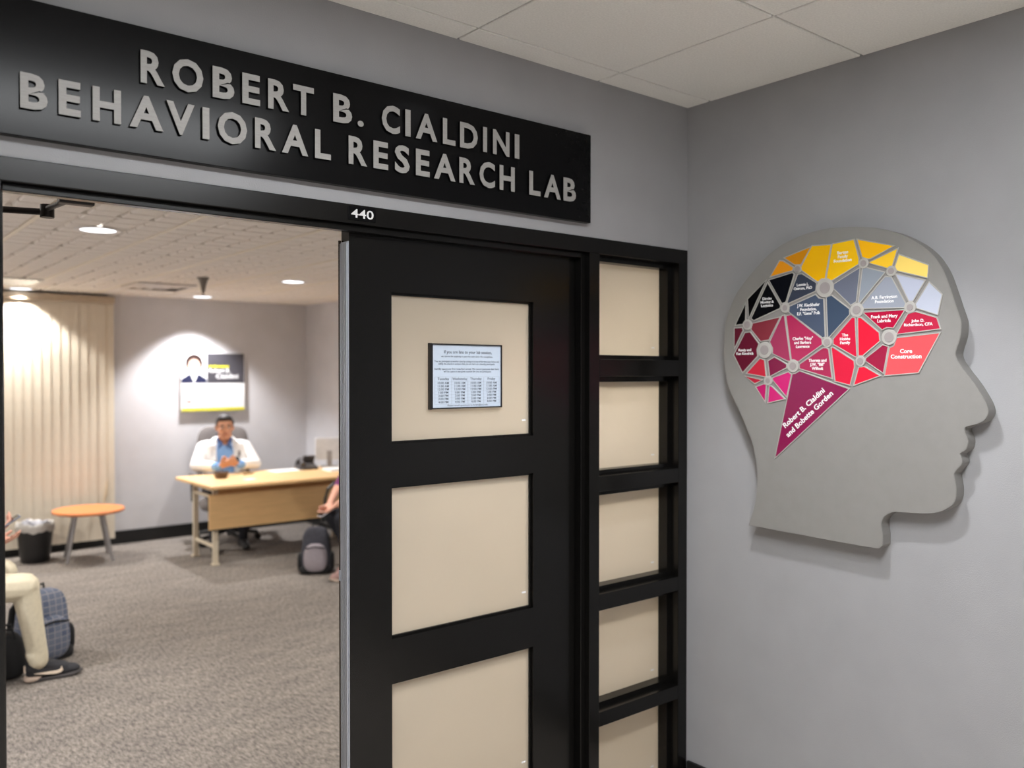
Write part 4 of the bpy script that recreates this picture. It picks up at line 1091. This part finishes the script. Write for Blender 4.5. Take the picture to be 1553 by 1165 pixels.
# tube-framed chairs
def tube_chair(loc, rz, label, arms=True):
    t = empty('tube_chair', loc, rz, label, 'chair')
    for s in (-1, 1):
        path = [(s * 0.275, -0.50, 0.014), (s * 0.275, -0.42, 0.30), (s * 0.275, -0.385, 0.42), (s * 0.275, -0.36, 0.58), (s * 0.275, -0.335, 0.655), (s * 0.275, -0.28, 0.70), (s * 0.275, -0.20, 0.715), (s * 0.275, 0.16, 0.70)]
        if not arms: path = [(s * 0.225, -0.27, 0.014), (s * 0.225, -0.28, 0.38)]
        bm = BM(); tube(bm, path, 0.0125, 10); obj('arm_frame' if arms else 'front_leg', bm, M_BLKP, t, smooth=True)
        bm = BM(); tube(bm, [(s * 0.262, 0.30, 0.014), (s * 0.262, 0.16, 0.40), (s * 0.262, 0.18, 0.62), (s * 0.255, 0.25, 0.92)], 0.0125, 10); obj('rear_leg', bm, M_BLKP, t, smooth=True)
        bm = BM(); tube(bm, [(s * (0.27 if arms else 0.225), -0.40 if arms else -0.28, 0.385), (s * 0.262, 0.16, 0.37)], 0.011, 8); obj('side_rail', bm, M_BLKP, t, smooth=True)
        for y, x in ((-0.50, 0.275) if arms else (-0.27, 0.225), (0.30, 0.262)):
            bm = BM(); lathe(bm, [(0.0, 0.0), (0.017, 0.0), (0.017, 0.02), (0.0, 0.02)], c=(s * x, y, 0), n=12); obj('foot_cap', bm, M_BLKP, t)
    bm = BM(); tube(bm, [(-0.275, -0.395, 0.385), (0.275, -0.395, 0.385)] if arms else [(-0.225, -0.28, 0.385), (0.225, -0.28, 0.385)], 0.011, 8); obj('front_rail', bm, M_BLKP, t, smooth=True)
    bm = BM(); superell(bm, (0, -0.11 if arms else -0.06, 0.405), (0.25, 0.27 if arms else 0.23, 0.028), 0.4); obj('seat', bm, M_BLKC, t, smooth=True)
    bm = BM(); superell(bm, (0, 0.222, 0.74), (0.245, 0.022, 0.19), 0.4, Euler((R(-13), 0, 0)).to_matrix()); obj('backrest', bm, M_BLKC, t, smooth=True)
    return t

def backpack(loc, rz, dims, m_body, m_trim, m_pocket, label, lean=0.0):
    t = empty('backpack', loc, rz, label, 'backpack')
    w, d, h = dims
    rot = Euler((lean, 0, 0)).to_matrix()
    up = lambda x, y, z: tuple(rot @ Vector((x, y, z)) + Vector((0, 0, 0.0)))
    bm = BM(); superell(bm, up(0, 0, h / 2), (w / 2, d / 2, h / 2), 0.5, rot, 32, 22, 0.22); obj('main_bag', bm, m_body, t, smooth=True)
    bm = BM(); superell(bm, up(0, -d * 0.46, h * 0.34), (w * 0.38, d * 0.22, h * 0.31), 0.75, rot, 24, 16, 0.1); pk = obj('front_pocket', bm, m_pocket, t, smooth=True)
    bm = BM(); tube(bm, [up(-w * 0.30, -d * 0.60, h * 0.55), up(0, -d * 0.66, h * 0.585), up(w * 0.30, -d * 0.60, h * 0.55)], 0.005, 8); obj('zip', bm, m_trim, pk)
    bm = BM(); superell(bm, up(0, -d * 0.02, h * 0.08), (w * 0.5, d * 0.52, h * 0.09), 0.4, rot, 28, 12); obj('base_panel', bm, m_trim, t, smooth=True)
    bm = BM(); tube(bm, [up(-0.03, d * 0.15, h * 0.97), up(-0.028, d * 0.15, h * 1.06), up(0.028, d * 0.15, h * 1.06), up(0.03, d * 0.15, h * 0.97)], 0.007, 8); obj('grab_handle', bm, m_trim, t, smooth=True)
    for s in (-1, 1):
        bm = BM(); tube(bm, [up(s * w * 0.25, d * 0.30, h * 0.93), up(s * w * 0.34, d * 0.58, h * 0.72), up(s * w * 0.40, d * 0.60, h * 0.40), up(s * w * 0.46, d * 0.40, h * 0.10)], [0.016, 0.020, 0.018, 0.008], 8); obj('strap', bm, m_trim, t, smooth=True)
        bm = BM(); superell(bm, up(s * w * 0.49, 0, h * 0.25), (0.02, d * 0.34, h * 0.20), 0.6, rot, 18, 12); obj('side_pocket', bm, m_trim, t, smooth=True)
    return t

# --- person at the doorway side, legs in view -----------------------------------
tube_chair((-2.25, 3.02, 0.0), R(90), 'black armless tube framed chair under the person in beige trousers', False)
lp = empty('person', (-2.20, 3.02, 0.0), R(90), 'seated person in beige trousers and black sneakers holding a phone', 'person')
pr = []
T = head(pr, (0, -0.07, 1.165), 0, R(14))
pr += [('c', (0, 0.02, 0.98), (0, -0.04, 1.10), 0.052, 0.050, 0),
       ('e', (0, 0.03, 0.84), (0.155, 0.10, 0.21), (0, 0, 0), 1), ('e', (0, 0.02, 0.64), (0.155, 0.115, 0.17), (0, 0, 0), 1), ('c', (-0.14, 0.02, 0.955), (0.14, 0.02, 0.955), 0.055, 0.055, 1),
       ('c', (-0.09, 0.01, 0.535), (0.09, 0.01, 0.535), 0.105, 0.105, 2)]
legs = ((-1, (-0.095, -0.405, 0.510), (-0.095, -0.428, 0.37), (-0.09, -0.468, 0.125), 0.074, 0.061), (1, (0.12, -0.34, 0.555), (0.15, -0.22, 0.34), (0.19, -0.05, 0.135), 0.072, 0.062))
for s, k, cf, an, r1, r2 in legs:
    hx_ = (s * 0.085, 0.0, 0.53)
    pr += [('c', hx_, k, 0.088, r1, 2), ('c', k, cf, r1 - 0.004, r2, 2), ('c', cf, an, r2, 0.050, 2), ('c', (an[0], an[1] + 0.01, an[2] + 0.02), (an[0], an[1], an[2] - 0.015), 0.052, 0.050, 2), ('c', an, (an[0], an[1] + 0.01, an[2] - 0.035), 0.030, 0.027, 0)]
for s, el, wr_ in ((-1, (-0.25, -0.06, 0.74), (-0.075, -0.245, 0.80)), (1, (0.25, -0.08, 0.72), (0.06, -0.27, 0.74))):
    pr += [('c', (s * 0.175, 0.02, 0.955), el, 0.054, 0.044, 1), ('c', el, wr_, 0.041, 0.028, 1)]
hand(pr, (-0.070, -0.255, 0.80), (0.15, -0.75, 0.35), (0.3, 0.3, 0.9), -1, 0.7, 0)
hand(pr, (0.052, -0.28, 0.742), (-0.5, -0.7, 0.05), (0, 0.2, 0.9), -1, 0.5, 0)
fuse('body', pr, [M_SKIN2, mat('maroon_cloth', (112, 58, 70), 0.9), M_BEIGE], lp, 0.0065, 3)
face_parts(T, lp, M_HAIR2)
hp = [('e', T(0, 0.03, 0.045), (0.084, 0.098, 0.082), (0, 0, 0), 0), ('e', T(0, -0.02, 0.088), (0.064, 0.06, 0.032), (0, 0, 0), 0), ('e', T(0, 0.075, -0.04), (0.078, 0.05, 0.11), (0, 0, 0), 0)]
fuse('hair', hp, [M_HAIR2], lp, 0.007, 2)
M_SNEAK = mat('black_sneaker_knit', (40, 40, 44), 0.8, var=0.2, scale=120)
M_SOLE = mat('pale_sole', (196, 176, 160), 0.7)
M_MARK = mat('pale_mark', (222, 204, 184), 0.6)
sa = shoe(lp, (-0.085, -0.535, 0.0), R(-95 + 0), M_SNEAK, M_SOLE, M_MARK, 0.28, -1)
shoe(lp, (0.19, -0.11, 0.0), R(-90), M_SNEAK, M_SOLE, M_MARK, 0.28, -1)
ph = empty('mobile_phone', (-1.875, 2.945, 0.845), R(90), 'slim phone held by the person in beige trousers', 'phone')
bm = B((-0.036, -0.075, -0.004), (0.036, 0.075, 0.004)); bmesh.ops.transform(bm, matrix=Euler((R(-32), 0, 0)).to_matrix().to_4x4(), verts=bm.verts[:]); obj('case', bm, mat('grey_phone', (104, 110, 124), 0.35), ph, bevel=0.003)
bm = B((-0.032, -0.069, 0.0042), (0.032, 0.069, 0.005)); bmesh.ops.transform(bm, matrix=Euler((R(-32), 0, 0)).to_matrix().to_4x4(), verts=bm.verts[:]); obj('screen', bm, M_SCREEN, ph)

# checked cloth of the blue-grey backpack
def plaid(name, c0, c1, c2):
    m = bpy.data.materials.new(name); m.use_nodes = True; nt = m.node_tree; b = nt.nodes['Principled BSDF']; b.inputs['Roughness'].default_value = 0.9
    tc = nt.nodes.new('ShaderNodeTexCoord'); br = nt.nodes.new('ShaderNodeTexBrick')
    mp = nt.nodes.new('ShaderNodeMapping'); mp.inputs['Rotation'].default_value = (R(90), 0, 0); mp.inputs['Scale'].default_value = (1, 1, 1)
    nt.links.new(tc.outputs['Object'], mp.inputs[0]); nt.links.new(mp.outputs[0], br.inputs['Vector'])
    br.inputs['Scale'].default_value = 13.0; br.inputs['Mortar Size'].default_value = 0.03; br.offset = 0.0
    br.inputs['Color1'].default_value = lin(c0) + (1,); br.inputs['Color2'].default_value = lin(c1) + (1,); br.inputs['Mortar'].default_value = lin(c2) + (1,)
    br.inputs['Brick Width'].default_value = 0.5; br.inputs['Row Height'].default_value = 0.45
    nt.links.new(br.outputs['Color'], b.inputs['Base Color']); return m
M_PLAID = plaid('checked_cloth', (78, 88, 110), (104, 110, 126), (140, 138, 142))
backpack((-1.645, 3.30, 0.0), R(20), (0.30, 0.19, 0.40), M_PLAID, M_BLKC, M_PLAID, 'blue grey checked backpack on the carpet behind the beige trouser leg')
t = empty('tote_bag', (-1.87, 3.07, 0.0), R(-5), 'slumped black bag on the carpet beneath the beige trouser leg', 'bag')
bm = BM(); superell(bm, (0, 0, 0.125), (0.115, 0.075, 0.125), 0.6, None, 30, 20, 0.25); obj('sack', bm, M_BLKC, t, smooth=True)
for s in (-1, 1):
    bm = BM(); tube(bm, [(-0.05, s * 0.045, 0.22), (-0.035, s * 0.05, 0.275), (0.035, s * 0.05, 0.275), (0.05, s * 0.045, 0.22)], 0.007, 8); obj('handle', bm, M_BLKC, t, smooth=True)

# --- person beyond the door edge --------------------------------------------------
tube_chair((1.055, 4.14, 0.0), R(-90), 'black tube framed armchair beside the grey backpack')
rp_ = empty('person', (1.00, 4.08, 0.0), R(-90), 'seated person in dark trousers partly behind the door edge holding a phone', 'person')
pr = []
T = head(pr, (0, -0.22, 1.13), 0, R(20))
pr += [('c', (0, -0.12, 0.95), (0, -0.19, 1.065), 0.050, 0.048, 0),
       ('e', (0, -0.07, 0.82), (0.15, 0.10, 0.20), (R(14), 0, 0), 1), ('e', (0, -0.01, 0.63), (0.15, 0.115, 0.17), (0, 0, 0), 1), ('c', (-0.13, -0.12, 0.93), (0.13, -0.12, 0.93), 0.054, 0.054, 1),
       ('c', (-0.09, 0.01, 0.535), (0.09, 0.01, 0.535), 0.105, 0.105, 2)]
for s, k, an in ((1, (0.13, -0.40, 0.475), (0.165, -0.33, 0.10)), (-1, (-0.07, -0.38, 0.475), (-0.02, -0.18, 0.10))):
    pr += [('c', (s * 0.085, 0.0, 0.53), k, 0.086, 0.066, 2), ('c', k, an, 0.064, 0.046, 2), ('c', an, (an[0], an[1] - 0.005, an[2] - 0.04), 0.034, 0.032, 0)]
for s, el, wr_ in ((1, (0.215, -0.27, 0.70), (0.10, -0.43, 0.585)), (-1, (-0.215, -0.25, 0.68), (-0.03, -0.42, 0.58))):
    pr += [('c', (s * 0.165, -0.12, 0.93), el, 0.052, 0.042, 1 if s < 0 else 1), ('c', el, wr_, 0.038, 0.027, 0)]
hand(pr, (0.095, -0.437, 0.58), (-0.25, -0.6, -0.45), (-0.3, -0.3, 0.8), 1, 0.6, 0)
hand(pr, (-0.025, -0.43, 0.575), (0.45, -0.55, -0.2), (0.2, -0.3, 0.8), -1, 0.6, 0)
fuse('body', pr, [M_SKIN2, mat('purple_cloth', (122, 64, 112), 0.9), M_NAVY], rp_, 0.0065, 3)
face_parts(T, rp_, M_HAIR2)
hp = [('e', T(0, 0.03, 0.045), (0.084, 0.098, 0.082), (0, 0, 0), 0), ('e', T(0, -0.02, 0.088), (0.064, 0.06, 0.032), (0, 0, 0), 0), ('e', T(0, 0.08, -0.08), (0.08, 0.05, 0.15), (0, 0, 0), 0)]
fuse('hair', hp, [M_HAIR2], rp_, 0.007, 2)
M_PINK = mat('pink_grey_shoe', (176, 142, 136), 0.8, var=0.1)
shoe(rp_, (0.165, -0.395, 0.0), R(-90), M_PINK, M_SOLE, None, 0.25)
shoe(rp_, (-0.02, -0.245, 0.0), R(-90), M_PINK, M_SOLE, None, 0.25)
ph = empty('mobile_phone', (0.505, 4.02, 0.535), R(-90), 'pale phone held by the person beside the grey backpack', 'phone')
bm = B((-0.036, -0.075, -0.004), (0.036, 0.075, 0.004)); bmesh.ops.transform(bm, matrix=Euler((R(25), 0, 0)).to_matrix().to_4x4(), verts=bm.verts[:]); obj('case', bm, mat('pale_phone', (206, 200, 206), 0.35), ph, bevel=0.003)
bm = B((-0.032, -0.069, 0.0042), (0.032, 0.069, 0.005)); bmesh.ops.transform(bm, matrix=Euler((R(25), 0, 0)).to_matrix().to_4x4(), verts=bm.verts[:]); obj('screen', bm, M_SCREEN, ph)
backpack((0.545, 4.29, 0.0), R(-30), (0.26, 0.19, 0.37), mat('charcoal_pack_cloth', (62, 62, 70), 0.9, var=0.15, scale=60), M_BLKC, mat('grey_pack_cloth', (150, 142, 148), 0.9, var=0.08, scale=60), 'black and grey backpack standing on the carpet by the black chair', R(-6))
